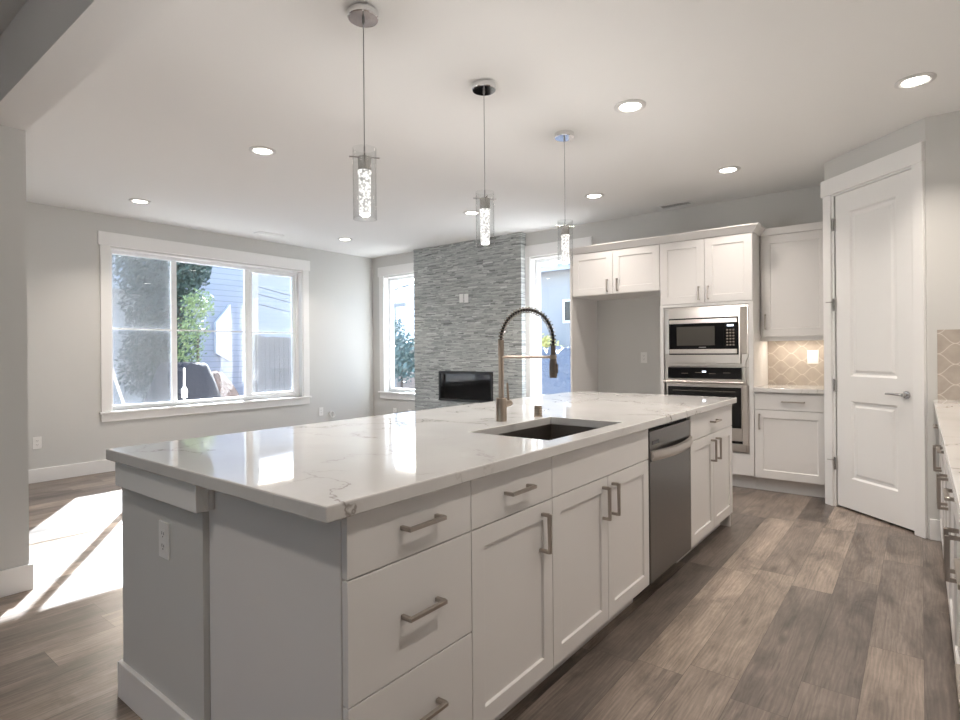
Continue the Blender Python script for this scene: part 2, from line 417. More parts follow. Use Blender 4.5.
struct('wall_kitchen_end', MB().box(0.034, 0.70, 4.703, 4.81, 0, CE), M['wall'])

BH = 0.135; BT = 0.016
def baseboard(name, b): return struct(name, b, M['trim'], bevel=0.003)
baseboard('baseboard_left', MB().box(XL, XL + BT, 0.88, YB, 0, BH))
baseboard('baseboard_back', MB().box(XL + BT, -5.843, YB - BT, YB, 0, BH).box(-3.953, -2.99, YB - BT, YB, 0, BH).box(-2.965, -2.0, YB - BT, YB, 0, BH))
baseboard('baseboard_near', MB().box(-3.76, -3.745, 0.69, 0.895, 0, BH).box(XL + BT, -3.76, 0.88, 0.895, 0, BH).box(XL, -3.76, 0.69, 0.705, 0, BH))
baseboard('baseboard_kitchen_end', MB().box(0.040, 0.125, 4.703 - BT, 4.703, 0, BH))

# ---- window trim and sashes
def window(name, T, w, z0, z1, lites, label, screens=(), bar=None, hz=(0.145), over=0.115, cas=0.096, sashes=()):
    """T: local x along width from the opening's left edge, y towards the room from the wall face"""
    o = sroot(name, label)
    B = lambda: MB(T)
    B().box(-over, w + over, 0, 0.028, z1 + 0.012, z1 + 0.012 + hz).build('header_trim', M['trim'], o, 0.003)
    B().box(-cas, 0.0, 0, 0.019, z0, z1 + 0.012).build('casing', M['trim'], o, 0.003)
    B().box(w, w + cas, 0, 0.019, z0, z1 + 0.012).build('casing', M['trim'], o, 0.003)
    B().box(-over, w + over, -0.10, 0.045, z0 - 0.024, z0).build('sill', M['trim'], o, 0.004)
    B().box(-cas, w + cas, 0, 0.019, z0 - 0.108, z0 - 0.024).build('apron', M['trim'], o, 0.003)
    B().box(0, 0.012, -0.10, 0.001, z0, z1).box(w - 0.012, w, -0.10, 0.001, z0, z1).box(0.012, w - 0.012, -0.10, 0.001, z1 - 0.012, z1).build('jamb', M['trim'], o)
    f = 0.05; f0, f1 = -0.165, -0.085
    fb = B().box(0, f, f0, f1, z0, z1).box(w - f, w, f0, f1, z0, z1).box(f, w - f, f0, f1, z0, z0 + f).box(f, w - f, f0, f1, z1 - f, z1)
    for a, c in lites: fb.box(a + 0.006, c - 0.006, -0.150, -0.112, z0 + f, z1 - f)
    fb.build('frame', M['vinyl'], o, 0.003)
    edges = [f] + [q for ac in lites for q in (ac[0] + 0.006, ac[1] - 0.006)] + [w - f]
    for i in range(0, len(edges), 2):
        a, c = edges[i], edges[i + 1]
        g0, g1 = z0 + f, z1 - f
        if i // 2 in sashes:
            s_ = 0.030
            B().box(a, a + s_, -0.15, -0.11, g0, g1).box(c - s_, c, -0.15, -0.11, g0, g1).box(a + s_, c - s_, -0.15, -0.11, g0, g0 + s_).box(a + s_, c - s_, -0.15, -0.11, g1 - s_, g1).build('sash', M['vinyl'], o, 0.002)
            a, c, g0, g1 = a + s_, c - s_, g0 + s_, g1 - s_
        B().box(a, c, -0.133, -0.127, g0, g1).build('pane', M['pane'], o)
        if bar: B().box(a, c, -0.136, -0.120, bar - 0.008, bar + 0.008).build('grid_bar', M['vinyl'], o)
        if i // 2 in screens: B().box(a, c, -0.158, -0.157, g0, g1).build('insect_screen', M['screen'], o)
    return o
T1 = frame((XL, W1[0], 0), (0, 1, 0), (1, 0, 0))
window('window_1', T1, W1[1] - W1[0], W1[2], W1[3], [(0.672, 0.745), (1.590, 1.672)], 'wide three-pane window with white trim on the left wall', screens=(0, 2), bar=1.54, sashes=(2,))
T2 = frame((W2[0], YB, 0), (1, 0, 0), (0, -1, 0))
window('window_2', T2, W2[1] - W2[0], W2[2], W2[3], [], 'tall single-pane window between room corner and stone fireplace wall')
T3 = frame((W3[0], YB, 0), (1, 0, 0), (0, -1, 0))
window('window_3', T3, W3[1] - W3[0], W3[2], W3[3], [], 'tall single-pane window between stone fireplace wall and white cabinets')

T4 = frame((-2.2, -3.25, 0), (1, 0, 0), (0, 1, 0))
window('fill_window', T4, 0.9, 1.0, 2.1, [], 'added unseen fill window in the hall wall behind the view')  # unseen window added to let in soft fill daylight

# ---- stone chimney breast, built of thin ledger strips, open where the fire box sits
FX0, FX1, FY = -5.843, -3.953, 5.903
IX0, IX1, IZ0, IZ1 = -5.362, -4.410, 0.575, 0.985
def stone_wall():
    bm = bmesh.new(); lay = bm.faces.layers.float.new('tone')
    def strip(x0, x1, y0, y1, z0, z1, t):
        p = [bm.verts.new((x, y, z)) for z in (z0, z1) for y in (y0, y1) for x in (x0, x1)]
        for f in ((0, 1, 3, 2), (4, 6, 7, 5), (0, 4, 5, 1), (2, 3, 7, 6), (0, 2, 6, 4), (1, 5, 7, 3)):
            bm.faces.new([p[i] for i in f])[lay] = t
    z = 0.0
    while z < CE - 0.002:
        h = min(random.choice((0.008, 0.010, 0.013, 0.017)), CE - z); x = FX0
        while x < FX1 - 0.001:
            w = random.uniform(0.03, 0.19); x1 = min(x + w, FX1)
            if FX1 - x1 < 0.05: x1 = FX1
            t = min(1, max(0, random.gauss(0.46, 0.13))); d = random.uniform(0, 0.012)
            segs = [(x, x1)]
            if z + h > IZ0 and z < IZ1:
                segs = [(a, b) for a, b in ((x, min(x1, IX0)), (max(x, IX1), x1)) if b - a > 0.001]
            for a, b in segs: strip(a, b, FY + d, YB, z, z + h, t)
            x = x1
        z += h
    me = bpy.data.meshes.new('fireplace_wall'); bmesh.ops.recalc_face_normals(bm, faces=bm.faces); bm.to_mesh(me); bm.free()
    me.materials.append(M['stone']); o = bpy.data.objects.new('fireplace_wall', me); C.objects.link(o); o['kind'] = 'structure'
    return o
stone_wall()

# ---- pantry door on the diagonal wall
P0 = Vector((-0.603, 5.313, 0)); PD = Vector((0.72225, -0.69163, 0)); PN = Vector((-0.69163, -0.72225, 0))
TP = frame(P0, PD, PN)
struct('wall_pantry', MB(TP).box(0, 0.098, -0.11, 0, 0, CE).box(0.792, 0.882, -0.11, 0, 0, CE).box(0.098, 0.792, -0.11, 0, 2.468, CE), M['wall'])
def pantry_door():
    o = sroot('door_1', 'white two-panel pantry door on the diagonal wall')
    B = lambda: MB(TP)
    B().box(-0.012, 0.880, 0, 0.028, 2.470, 2.600).build('header_trim', M['trim'], o, 0.003)
    B().box(0.0, 0.080, 0, 0.020, 0, 2.470).build('casing', M['trim'], o, 0.003)
    B().box(0.797, 0.877, 0, 0.020, 0, 2.470).build('casing', M['trim'], o, 0.003)
    B().box(0.080, 0.098, -0.11, 0.004, 0, 2.470).box(0.788, 0.797, -0.11, 0.004, 0, 2.470).box(0.098, 0.788, -0.11, 0.004, 2.458, 2.470).build('jamb', M['trim'], o)
    b = B(); y0, y1 = -0.045, -0.008
    pan = [(0.240, 0.648, 0.250, 0.848), (0.240, 0.648, 1.038, 2.305)]
    L, Rr, zb, zt = 0.101, 0.786, 0.018, 2.455
    b.box(L, 0.240, y0, y1, zb, zt).box(0.648, Rr, y0, y1, zb, zt)
    b.box(0.240, 0.648, y0, y1, zb, 0.250).box(0.240, 0.648, y0, y1, 0.848, 1.038).box(0.240, 0.648, y0, y1, 2.305, zt)
    slab = b.build('door_slab', M['trim'], o)
    for a, c, e, f in pan:
        q = B()
        # sloped moulding ring sinking to a groove, then a raised field
        prof = [(0.0, y1), (0.014, y1 - 0.012), (0.030, y1 - 0.012), (0.046, y1 - 0.004)]
        rings = []
        for ins, yy in prof:
            rings.append([q.v((a + ins, yy, e + ins)), q.v((c - ins, yy, e + ins)), q.v((c - ins, yy, f - ins)), q.v((a + ins, yy, f - ins))])
        for i in range(3):
            for j in range(4): q.bm.faces.new((rings[i][j], rings[i][(j + 1) % 4], rings[i + 1][(j + 1) % 4], rings[i + 1][j]))
        q.bm.faces.new(rings[3])
        q.build('door_panel', M['trim'], o)
    hz_ = B().lathe([(0.0, 0.0), (0.026, 0.0), (0.027, 0.004), (0.026, 0.009), (0.012, 0.012), (0.011, 0.045), (0.0, 0.045)], (0.724, y1, 0.93), 'y', 24)
    h = hz_.build('door_handle', M['satin'], o, smooth=True)
    B().tube([(0.728, y1 + 0.042, 0.93), (0.70, y1 + 0.046, 0.931), (0.65, y1 + 0.047, 0.932), (0.60, y1 + 0.045, 0.930)], [0.010, 0.0095, 0.0085, 0.007]).build('handle_lever', M['satin'], h, smooth=True)
    for z in (2.232, 1.597, 0.962, 0.343):
        B().box(0.083, 0.104, -0.012, 0.0065, z - 0.045, z + 0.045).tube([(0.0925, 0.008, z - 0.05), (0.0925, 0.008, z + 0.05)], 0.0065, 10).build('hinge', M['satin'], o)
    for z in (1.62, 0.37):
        B().tube([(0.0925, 0.010, z), (0.055, 0.045, z)], 0.0035, 8).build('hinge_stop', M['satin'], o)
pantry_door()

# ---- tiled splashbacks
struct('backsplash_back', MB().box(-1.165, -0.603, YB - 0.010, YB, 0.914, 1.36), M['tile'])
struct('backsplash_end', MB().box(0.085, 0.70, 4.693, 4.703, 0.914, 1.366), M['tile'])

# ================================================================== KITCHEN ISLAND
def pull(T, x, z, length, vertical, parent, m=None, stand=0.052, r=0.0055):
    b = MB(T); h = length / 2
    if vertical: pts = [(x, 0.0, z - h), (x, stand, z - h), (x, stand, z + h), (x, 0.0, z + h)]
    else: pts = [(x - h, 0.0, z), (x - h, stand, z), (x + h, stand, z), (x + h, 0.0, z)]
    a, c = Vector(pts[0]), Vector(pts[1])
    k = 2 * r; bar0, bar1 = pts[1], pts[2]
    w = r
    if vertical:
        b.box(x - w, x + w, stand - w, stand + w, z - h - w, z + h + w)
        b.box(x - w, x + w, 0, stand - w, z - h - w, z - h + w).box(x - w, x + w, 0, stand - w, z + h - w, z + h + w)
    else:
        b.box(x - h - w, x + h + w, stand - w, stand + w, z - w, z + w)
        b.box(x - h - w, x - h + w, 0, stand - w, z - w, z + w).box(x + h - w, x + h + w, 0, stand - w, z - w, z + w)
    return b.build('handle', m or M['nickel'], parent, 0.0018)

def shaker(T, x0, x1, z0, z1, name, parent, y0=0.0, th=0.02, rail=0.060, m=None):
    b = MB(T); y1 = y0 + th; yi = y1 - 0.009
    R_ = rail
    # front frame with a recessed centre, one closed shell
    o = [b.v((x0, y1, z0)), b.v((x1, y1, z0)), b.v((x1, y1, z1)), b.v((x0, y1, z1))]
    i1 = [b.v((x0 + R_, y1, z0 + R_)), b.v((x1 - R_, y1, z0 + R_)), b.v((x1 - R_, y1, z1 - R_)), b.v((x0 + R_, y1, z1 - R_))]
    e = 0.003
    i2 = [b.v((x0 + R_ + e, yi, z0 + R_ + e)), b.v((x1 - R_ - e, yi, z0 + R_ + e)), b.v((x1 - R_ - e, yi, z1 - R_ - e)), b.v((x0 + R_ + e, yi, z1 - R_ - e))]
    k = [b.v((x0, y0, z0)), b.v((x1, y0, z0)), b.v((x1, y0, z1)), b.v((x0, y0, z1))]
    for j in range(4):
        n = (j + 1) % 4
        b.bm.faces.new((o[j], o[n], i1[n], i1[j])); b.bm.faces.new((i1[j], i1[n], i2[n], i2[j])); b.bm.faces.new((k[j], k[n], o[n], o[j]))
    b.bm.faces.new(i2); b.bm.faces.new(k[::-1])
    return b.build(name, m or M['cab'], parent, 0.0015)
def slab(T, x0, x1, z0, z1, name, parent, y0=0.0, th=0.02, m=None):
    return MB(T).box(x0, x1, y0, y0 + th, z0, z1).build(name, m or M['cab'], parent, 0.0015)

# island fronts face +X; local x = +Y, local y = +X
IXF = -1.067
TI = frame((IXF, 0, 0), (0, 1, 0), (1, 0, 0))
CT0, CT1 = 0.876, 0.914
g = 0.0018
def island_unit(name, label, y0, y1, openbox=False):
    o = thing(name, label, 'cabinet', ((IXF - 0.29), (y0 + y1) / 2, 0), 'base cabinets of the kitchen island')
    if openbox:
        b = MB(TI).box(y0, y0 + 0.018, -0.585, 0, 0.1, 0.872).box(y1 - 0.018, y1, -0.585, 0, 0.1, 0.872).box(y0 + 0.018, y1 - 0.018, -0.585, 0, 0.1, 0.118).box(y0 + 0.018, y1 - 0.018, -0.585, -0.57, 0.118, 0.872).box(y0 + 0.018, y1 - 0.018, -0.02, 0, 0.118, 0.872)
    else: b = MB(TI).box(y0, y1, -0.585, 0, 0.1, 0.872)
    b.build('carcass', M['cab'], o)
    MB(TI).box(y0, y1, -0.55, -0.066, 0, 0.1).build('toe_kick', M['cab'], o)
    return o
# three-drawer unit
o = island_unit('drawer_base_cabinet', 'white island cabinet of three plain drawers at the near corner', 0.848, 1.289)
for z0, z1, hz in ((0.720, 0.868, 0.800), (0.424, 0.716, 0.573), (0.108, 0.420, 0.297)):
    d = slab(TI, 0.831 + g, 1.289 - g, z0, z1, 'drawer', o, y0=0.0005); pull(TI, 1.071, hz, 0.128, False, d)
# drawer over door
o = island_unit('door_base_cabinet', 'white island cabinet with one drawer over one door, left of the sink cabinet', 1.289, 1.752)
d = slab(TI, 1.289 + g, 1.752 - g, 0.720, 0.868, 'drawer', o); pull(TI, 1.525, 0.796, 0.128, False, d)
d = shaker(TI, 1.289 + g, 1.752 - g, 0.108, 0.716, 'door', o); pull(TI, 1.682, 0.614, 0.126, True, d)
# sink base
o = island_unit('sink_base_cabinet', 'white island cabinet under the sink with a plain false front over two doors', 1.752, 2.664, True)
slab(TI, 1.752 + g, 2.664 - g, 0.720, 0.868, 'false_front', o)
d = shaker(TI, 1.752 + g, 2.208 - g, 0.108, 0.716, 'door', o); pull(TI, 2.160, 0.614, 0.126, True, d)
d = shaker(TI, 2.208 + g, 2.664 - g, 0.108, 0.716, 'door', o); pull(TI, 2.250, 0.614, 0.126, True, d)
# end unit
o = island_unit('door_base_cabinet', 'white island cabinet with a drawer over two doors, right of the dishwasher', 3.300, 4.205)
d = slab(TI, 3.300 + g, 4.205 - g, 0.720, 0.868, 'drawer', o); pull(TI, 3.745, 0.797, 0.128, False, d)
d = shaker(TI, 3.300 + g, 3.7525 - g, 0.108, 0.716, 'door', o); pull(TI, 3.70, 0.614, 0.126, True, d)
d = shaker(TI, 3.7525 + g, 4.205 - g, 0.108, 0.716, 'door', o); pull(TI, 3.805, 0.614, 0.126, True, d)
# end panels
def end_panel(y0, y1, label):
    p = MB().box(-1.690, IXF, y0, y1, 0.0, 0.874).build('end_panel', M['cab'], None, 0.002); tag(p, label, 'panel'); return p
end_panel(0.8290, 0.8470, 'plain white end panel closing the near end of the island cabinets')
end_panel(4.207, 4.225, 'plain white end panel closing the oven end of the island')
MB().box(-1.69, -1.668, 0.848, 4.205, 0.0, 0.874).build('back_panel', M['cab'])
tag(bpy.data.objects['back_panel'], 'plain white back panel under the island overhang facing the living room', 'panel')

# dishwasher
o = thing('dishwasher', 'grey stainless dishwasher built into the island', 'dishwasher', (IXF - 0.28, 2.982, 0))
MB(TI).box(2.676, 3.290, -0.56, 0, 0.10, 0.862).build('body', M['blackm'], o)
MB(TI).box(2.676, 3.290, -0.55, -0.075, 0.0, 0.10).build('toe_kick', M['blackm'], o)
dr = MB(TI).box(2.676, 3.290, 0, 0.022, 0.104, 0.850).build('door', M['steeldark'], o, 0.004)
# pocket and bowed handle
MB(TI).box(2.705, 2.80, 0.0215, 0.0235, 0.782, 0.800).build('vent_slot', M['black'], dr)
hb = MB(TI); n = 14; rings = []
for i in range(n + 1):
    t = i / n; y = 2.684 + t * 0.598; bow = math.sin(math.pi * t); out = 0.024 + 0.030 * bow ** 0.7; zc = 0.738 - 0.004 * bow
    rings.append([hb.v((y, out + 0.008, zc - 0.030)), hb.v((y, out + 0.016, zc - 0.010)), hb.v((y, out + 0.012, zc + 0.014)), hb.v((y, 0.021 if bow < .05 else out - 0.004, zc + 0.018)), hb.v((y, 0.021 if bow < .05 else out - 0.004, zc - 0.028))])
for i in range(n):
    for j in range(5): hb.bm.faces.new((rings[i][j], rings[i][(j + 1) % 5], rings[i + 1][(j + 1) % 5], rings[i + 1][j]))
hb.bm.faces.new(rings[0][::-1]); hb.bm.faces.new(rings[-1])
hb.build('handle', M['steel'], dr, smooth=True)
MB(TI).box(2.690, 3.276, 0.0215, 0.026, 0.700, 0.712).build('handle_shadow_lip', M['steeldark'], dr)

# knee walls and apron blocks carrying the seating overhang
for i, (y0, y1) in enumerate(((0.811, 0.93), (4.10, 4.205))):
    struct('wall_island_end' if i == 0 else 'wall_island_far', MB().box(-2.300, -1.6915, y0, y1, 0, 0.874), M['wall'])
baseboard('baseboard_island', MB().box(-2.316, -1.692, 0.797, 0.811, 0, 0.130).box(-2.316, -2.300, 0.811, 0.944, 0, 0.130).box(-2.300, -1.692, 0.93, 0.944, 0, 0.130))
struct('trim_1', MB().box(-2.252, -1.652, 0.772, 0.8105, 0.786, 0.8755).box(-1.6905, -1.652, 0.8105, 0.8285, 0.786, 0.8755), M['trim'], bevel=0.003)

# countertop with sink cut-out
SX0, SX1, SY0, SY1 = -1.487, -1.100, 1.820, 2.482
def top_with_hole(name, X, Y, z0, z1, m):
    b = MB(); xs, ys = X, Y
    vt = {(i, j, k): b.v((xs[i], ys[j], (z0, z1)[k])) for i in range(4) for j in range(4) for k in range(2)}
    for i in range(3):
        for j in range(3):
            if (i, j) == (1, 1): continue
            for k in range(2): b.bm.faces.new([vt[i, j, k], vt[i + 1, j, k], vt[i + 1, j + 1, k], vt[i, j + 1, k]])
    for j in range(3):
        for i in (0, 3): b.bm.faces.new([vt[i, j, 0], vt[i, j + 1, 0], vt[i, j + 1, 1], vt[i, j, 1]])
    for i in range(3):
        for j in (0, 3): b.bm.faces.new([vt[i, j, 0], vt[i + 1, j, 0], vt[i + 1, j, 1], vt[i, j, 1]])
    for i in (1, 2): b.bm.faces.new([vt[i, 1, 0], vt[i, 2, 0], vt[i, 2, 1], vt[i, 1, 1]])
    for j in (1, 2): b.bm.faces.new([vt[1, j, 0], vt[2, j, 0], vt[2, j, 1], vt[1, j, 1]])
    return b.build(name, m, None, 0.004)
ct = top_with_hole('countertop', [-2.281, SX0, SX1, -1.017], [0.753, SY0, SY1, 4.216], CT0, CT1, M['quartz'])
tag(ct, 'long white veined quartz countertop on the island, cut out for the sink', 'countertop')

# sink
o = thing('kitchen_sink', 'dark stainless undermount sink set into the island countertop', 'sink', ((SX0 + SX1) / 2, (SY0 + SY1) / 2, 0.645))
b = MB(); t = 0.006; zb = 0.650; zt = 0.8755; x0, x1, y0, y1 = SX0 - 0.004, SX1 + 0.004, SY0 - 0.004, SY1 + 0.004
b.box(x0 - t, x1 + t, y0 - t, y1 + t, zb - t, zb).box(x0 - t, x0, y0, y1, zb, zt).box(x1, x1 + t, y0, y1, zb, zt).box(x0 - t, x1 + t, y0 - t, y0, zb, zt).box(x0 - t, x1 + t, y1, y1 + t, zb, zt)
b.build('bowl', M['sink'], o)
MB().lathe([(0.0, zb + 0.001), (0.055, zb + 0.001), (0.055, zb + 0.006), (0.042, zb + 0.006), (0.038, zb + 0.003), (0.0, zb + 0.003)], (-1.36, 2.15, 0)).build('drain', M['satin'], o, smooth=True)

# faucet
FB = Vector((-1.592, 2.198, CT1))
o = thing('kitchen_faucet', 'tall brushed spring-neck faucet standing behind the sink', 'faucet', FB)
fx, fy = FB.x, FB.y
MB().lathe([(0.0, CT1), (0.0265, CT1), (0.0265, CT1 + 0.108), (0.024, CT1 + 0.112), (0.0, CT1 + 0.112)], (fx, fy, 0)).build('base', M['faucet'], o, smooth=True)
MB().lathe([(0.0, CT1 + 0.110), (0.0130, CT1 + 0.110), (0.0130, 1.228), (0.0145, 1.230), (0.0145, 1.304), (0.0, 1.304)], (fx, fy, 0)).build('post', M['faucet'], o, smooth=True)
lv = MB().tube([(fx, fy + 0.02, 0.995), (fx, fy + 0.072, 0.995)], 0.0165, 16).build('valve', M['faucet'], o, smooth=True)
MB().tube([(fx, fy + 0.060, 1.000), (fx, fy + 0.057, 1.04), (fx, fy + 0.050, 1.095)], [0.0065, 0.006, 0.005], 10).build('lever', M['faucet'], lv, smooth=True)
# spring arc over the bowl
AR = 0.145; ac = Vector((fx + AR, fy, 1.300)); HX = fx + 2 * AR
path = []
for i in range(0, 61):
    a = math.pi - math.pi * i / 60
    path.append(Vector((ac.x + AR * math.cos(a), fy, ac.z + AR * 0.98 * math.sin(a))))
path += [Vector((HX, fy, 1.300 - 0.004 * k)) for k in range(1, 8)]
MB().tube(path, 0.0068, 10).build('hose', M['hose'], o, smooth=True)
acc = [0.0]
for i in range(1, len(path)): acc.append(acc[-1] + (path[i] - path[i - 1]).length)
hel = []; turns = 30; N = turns * 12
for i in range(N + 1):
    s_ = acc[-1] * i / N; k = max(j for j in range(len(acc)) if acc[j] <= s_ + 1e-9); k = min(k, len(path) - 2)
    f_ = (s_ - acc[k]) / (acc[k + 1] - acc[k]); p = path[k].lerp(path[k + 1], f_); t_ = (path[k + 1] - path[k]).normalized()
    n1 = Vector((0, 1, 0)); n2 = t_.cross(n1); a = 2 * math.pi * i / 12
    hel.append(p + (n1 * math.cos(a) + n2 * math.sin(a)) * 0.0135)
MB().tube(hel, 0.0024, 6).build('spring', M['gunmetal'], o, smooth=True)
MB().tube([(fx, fy, 1.222), (HX, fy, 1.222)], 0.0065, 12).lathe([(0.0, 1.212), (0.0155, 1.212), (0.0155, 1.232), (0.0, 1.232)], (HX, fy, 0), 'z', 20).build('support_arm', M['faucet'], o, smooth=True)
MB().lathe([(0.0, 1.275), (0.011, 1.275), (0.011, 1.215), (0.0155, 1.205), (0.018, 1.185), (0.018, 1.140), (0.0155, 1.128), (0.0, 1.128)], (HX, fy, 0), 'z', 20).box(HX + 0.014, HX + 0.022, fy - 0.006, fy + 0.006, 1.15, 1.19).build('spray_head', M['gunmetal'], o, smooth=True)

# air gap cap beside the faucet
o = thing('air_gap_cap', 'short perforated metal cap standing on the island beside the faucet', 'sink fitting', (-1.547, 2.456, CT1))
MB().lathe([(0.0, CT1), (0.0235, CT1), (0.0235, CT1 + 0.004), (0.0205, CT1 + 0.006), (0.0205, CT1 + 0.052), (0.018, CT1 + 0.057), (0.0, CT1 + 0.057)], (-1.547, 2.456, 0), 'z', 24).build('cap', M['faucet'], o, smooth=True)
b = MB()
for k in range(3):
    for j in range(10):
        a = 2 * math.pi * (j + 0.5 * (k % 2)) / 10; r_ = 0.0206
        b.ico((-1.547 + r_ * math.cos(a), 2.456 + r_ * math.sin(a), CT1 + 0.018 + 0.012 * k), 0.0025, 1)
b.build('hole', M['slot'], o)

# ================================================================== OVEN WALL
YF = 5.431        # carcass front; fronts stand 20 mm proud at 5.411
TK = frame((0, YF, 0), (1, 0, 0), (0, -1, 0))
UW = 'white wall of kitchen cabinets around the ovens'
# fridge surround panel
p = MB().box(-2.990, -2.967, 5.411, YB, 0, 2.290).build('side_panel', M['cab'], None, 0.002)
tag(p, 'tall white panel closing the left side of the empty fridge recess', 'panel')
# cabinet over fridge recess
o = thing('bridge_cabinet', 'white two-door cabinet bridging the empty fridge recess', 'cabinet', (-2.483, 5.72, 1.835))
MB(TK).box(-2.967, -2.0, -(YB - YF), 0, 1.836, 2.290).build('carcass', M['cab'], o)
d = shaker(TK, -2.956, -2.494 - g, 1.840, 2.286, 'door', o, rail=0.07); pull(TK, -2.548, 1.925, 0.115, True, d)
d = shaker(TK, -2.494 + g, -2.003, 1.840, 2.286, 'door', o, rail=0.07); pull(TK, -2.438, 1.925, 0.115, True, d)
# oven tower
o = thing('oven_cabinet', 'tall white cabinet housing the microwave and wall oven', 'cabinet', (-1.582, 5.72, 0))
b = MB(TK); dpt = -(YB - YF)
b.box(-2.0, -1.965, dpt, 0.0, 0.116, 2.290).box(-1.200, -1.165, dpt, 0.0, 0.116, 2.290).box(-1.965, -1.200, dpt, 0, 1.660, 2.290).box(-1.965, -1.200, dpt, 0, 0.116, 0.322).box(-1.965, -1.200, dpt, -0.55, 0.322, 1.66)
b.build('carcass', M['cab'], o)
MB(TK).box(-2.0, -1.965, 0, 0.018, 0.140, 1.684).box(-1.201, -1.165, 0, 0.018, 0.140, 1.684).box(-1.965, -1.201, 0, 0.018, 1.660, 1.684).build('face_frame', M['cab'], o, 0.001)
slab(TK, -1.990, -1.168, 0.128, 0.318, 'bottom_front', o)
MB(TK).box(-2.0, -1.165, dpt, -0.065, 0, 0.116).build('toe_kick', M['cab'], o)
d = shaker(TK, -1.994, -1.578 - g, 1.690, 2.286, 'door', o, rail=0.07); pull(TK, -1.628, 1.78, 0.115, True, d)
d = shaker(TK, -1.578 + g, -1.168, 1.690, 2.286, 'door', o, rail=0.07); pull(TK, -1.543, 1.78, 0.115, True, d)

# microwave with stainless trim kit
o = thing('built_in_microwave', 'stainless and black built-in microwave above the wall oven', 'microwave', (-1.582, 5.45, 1.10))
def lerp(a, b, t): return a + (b - a) * t
trim = MB(TK)
L, Rr, zt, zb = -1.963, -1.203, 1.657, 1.095
outer = [(L, zt), (Rr, zt), (Rr, 1.22), (Rr - 0.006, 1.185), (Rr - 0.022, 1.150), (Rr - 0.026, 1.125), (Rr - 0.026, zb), (L + 0.026, zb), (L + 0.026, 1.125), (L + 0.022, 1.150), (L + 0.006, 1.185), (L, 1.22)]
trim.prism(outer, 'y', -0.02, 0.014); trim.box(L, Rr, -0.024, 0.001, 1.0935, zt)
trim.box(L + 0.055, Rr - 0.062, 0.0, 0.046, 1.125, zt - 0.022)
# sloped cheeks between plate edge and raised field
for s_ in (0, 1):
    xo = L + 0.004 if s_ == 0 else Rr - 0.004; xi = L + 0.056 if s_ == 0 else Rr - 0.063
    trim.prism([(xo, 0.010), (xi, 0.046), (xi, 0.010)], 'z', 1.215, zt - 0.022)
    trim.bm.verts.ensure_lookup_table()
tr = trim.build('trim_kit', M['steel'], o, 0.003)
MB(TK).box(-1.905, -1.279, -0.40, 0.050, 1.206, 1.549).build('body', M['black'], o, 0.002)
dr = MB(TK).box(-1.894, -1.400, 0.050, 0.066, 1.262, 1.494).build('door', M['black'], o, 0.003)
MB(TK).box(-1.823, -1.478, 0.0655, 0.0675, 1.292, 1.468).build('door_window', M['mwglass'], dr)
MB(TK).box(-1.62, -1.555, 0.0655, 0.0672, 1.271, 1.279).build('badge', M['satin'], dr)
MB(TK).box(-1.894, -1.290, 0.050, 0.068, 1.498, 1.536).build('top_rail', M['steel'], o, 0.003)
MB(TK).box(-1.894, -1.290, 0.050, 0.068, 1.216, 1.258).build('bottom_rail', M['steel'], o, 0.003)
kp = MB(TK).box(-1.397, -1.290, 0.050, 0.064, 1.262, 1.494).build('control_panel', M['black'], o, 0.002)
MB(TK).box(-1.372, -1.318, 0.0635, 0.0650, 1.462, 1.478).build('display', M['led'], kp)
b = MB(TK)
for r_ in range(6):
    for c_ in range(3): b.box(-1.378 + c_ * 0.026, -1.362 + c_ * 0.026, 0.0635, 0.0648, 1.288 + r_ * 0.027, 1.302 + r_ * 0.027)
b.build('keypad', M['keys'], kp)

# wall oven
o = thing('wall_oven', 'stainless wall oven with black glass door under the microwave', 'oven', (-1.582, 5.45, 0.33))
b = MB(TK)
side = [(L + 0.026, 1.092), (L + 0.026, 0.99), (L + 0.020, 0.93), (L + 0.006, 0.80), (L, 0.60), (L, 0.328), (Rr, 0.328), (Rr, 0.60), (Rr - 0.006, 0.80), (Rr - 0.020, 0.93), (Rr - 0.026, 0.99), (Rr - 0.026, 1.092)]
b.prism(side, 'y', -0.02, 0.012); b.box(L, Rr, -0.52, 0.001, 0.328, 1.0925)
b.build('body', M['steel'], o, 0.003)
cp = MB(TK).box(-1.920, -1.262, 0.012, 0.040, 0.984, 1.088).build('control_panel', M['black'], o, 0.002)
for kk in range(4):
    b = MB(TK); xx = -1.79 + 0.125 * kk
    b.box(xx, xx + 0.062, 0.0395, 0.0405, 1.030 + 0.008 * (kk % 2), 1.0335 + 0.008 * (kk % 2)).build('display_mark', M['keys'], cp)
MB(TK).box(-1.60, -1.565, 0.0395, 0.0410, 1.042, 1.056).build('clock', M['led'], cp)
dr = MB(TK).box(-1.925, -1.255, 0.012, 0.044, 0.430, 0.976).build('door', M['steel'], o, 0.003)
gl = MB(TK).box(-1.918, -1.262, 0.0435, 0.0475, 0.545, 0.908).build('door_glass', M['black'], dr, 0.001)
MB(TK).box(-1.87, -1.31, 0.0472, 0.0480, 0.865, 0.875).build('rack_line', M['mwglass'], gl)
MB(TK).tube([(-1.950, 0.080, 0.953), (-1.232, 0.080, 0.953)], 0.0125, 16).box(-1.925, -1.905, 0.04, 0.078, 0.944, 0.962).box(-1.276, -1.256, 0.04, 0.078, 0.944, 0.962).build('handle', M['steel'], dr, smooth=True)
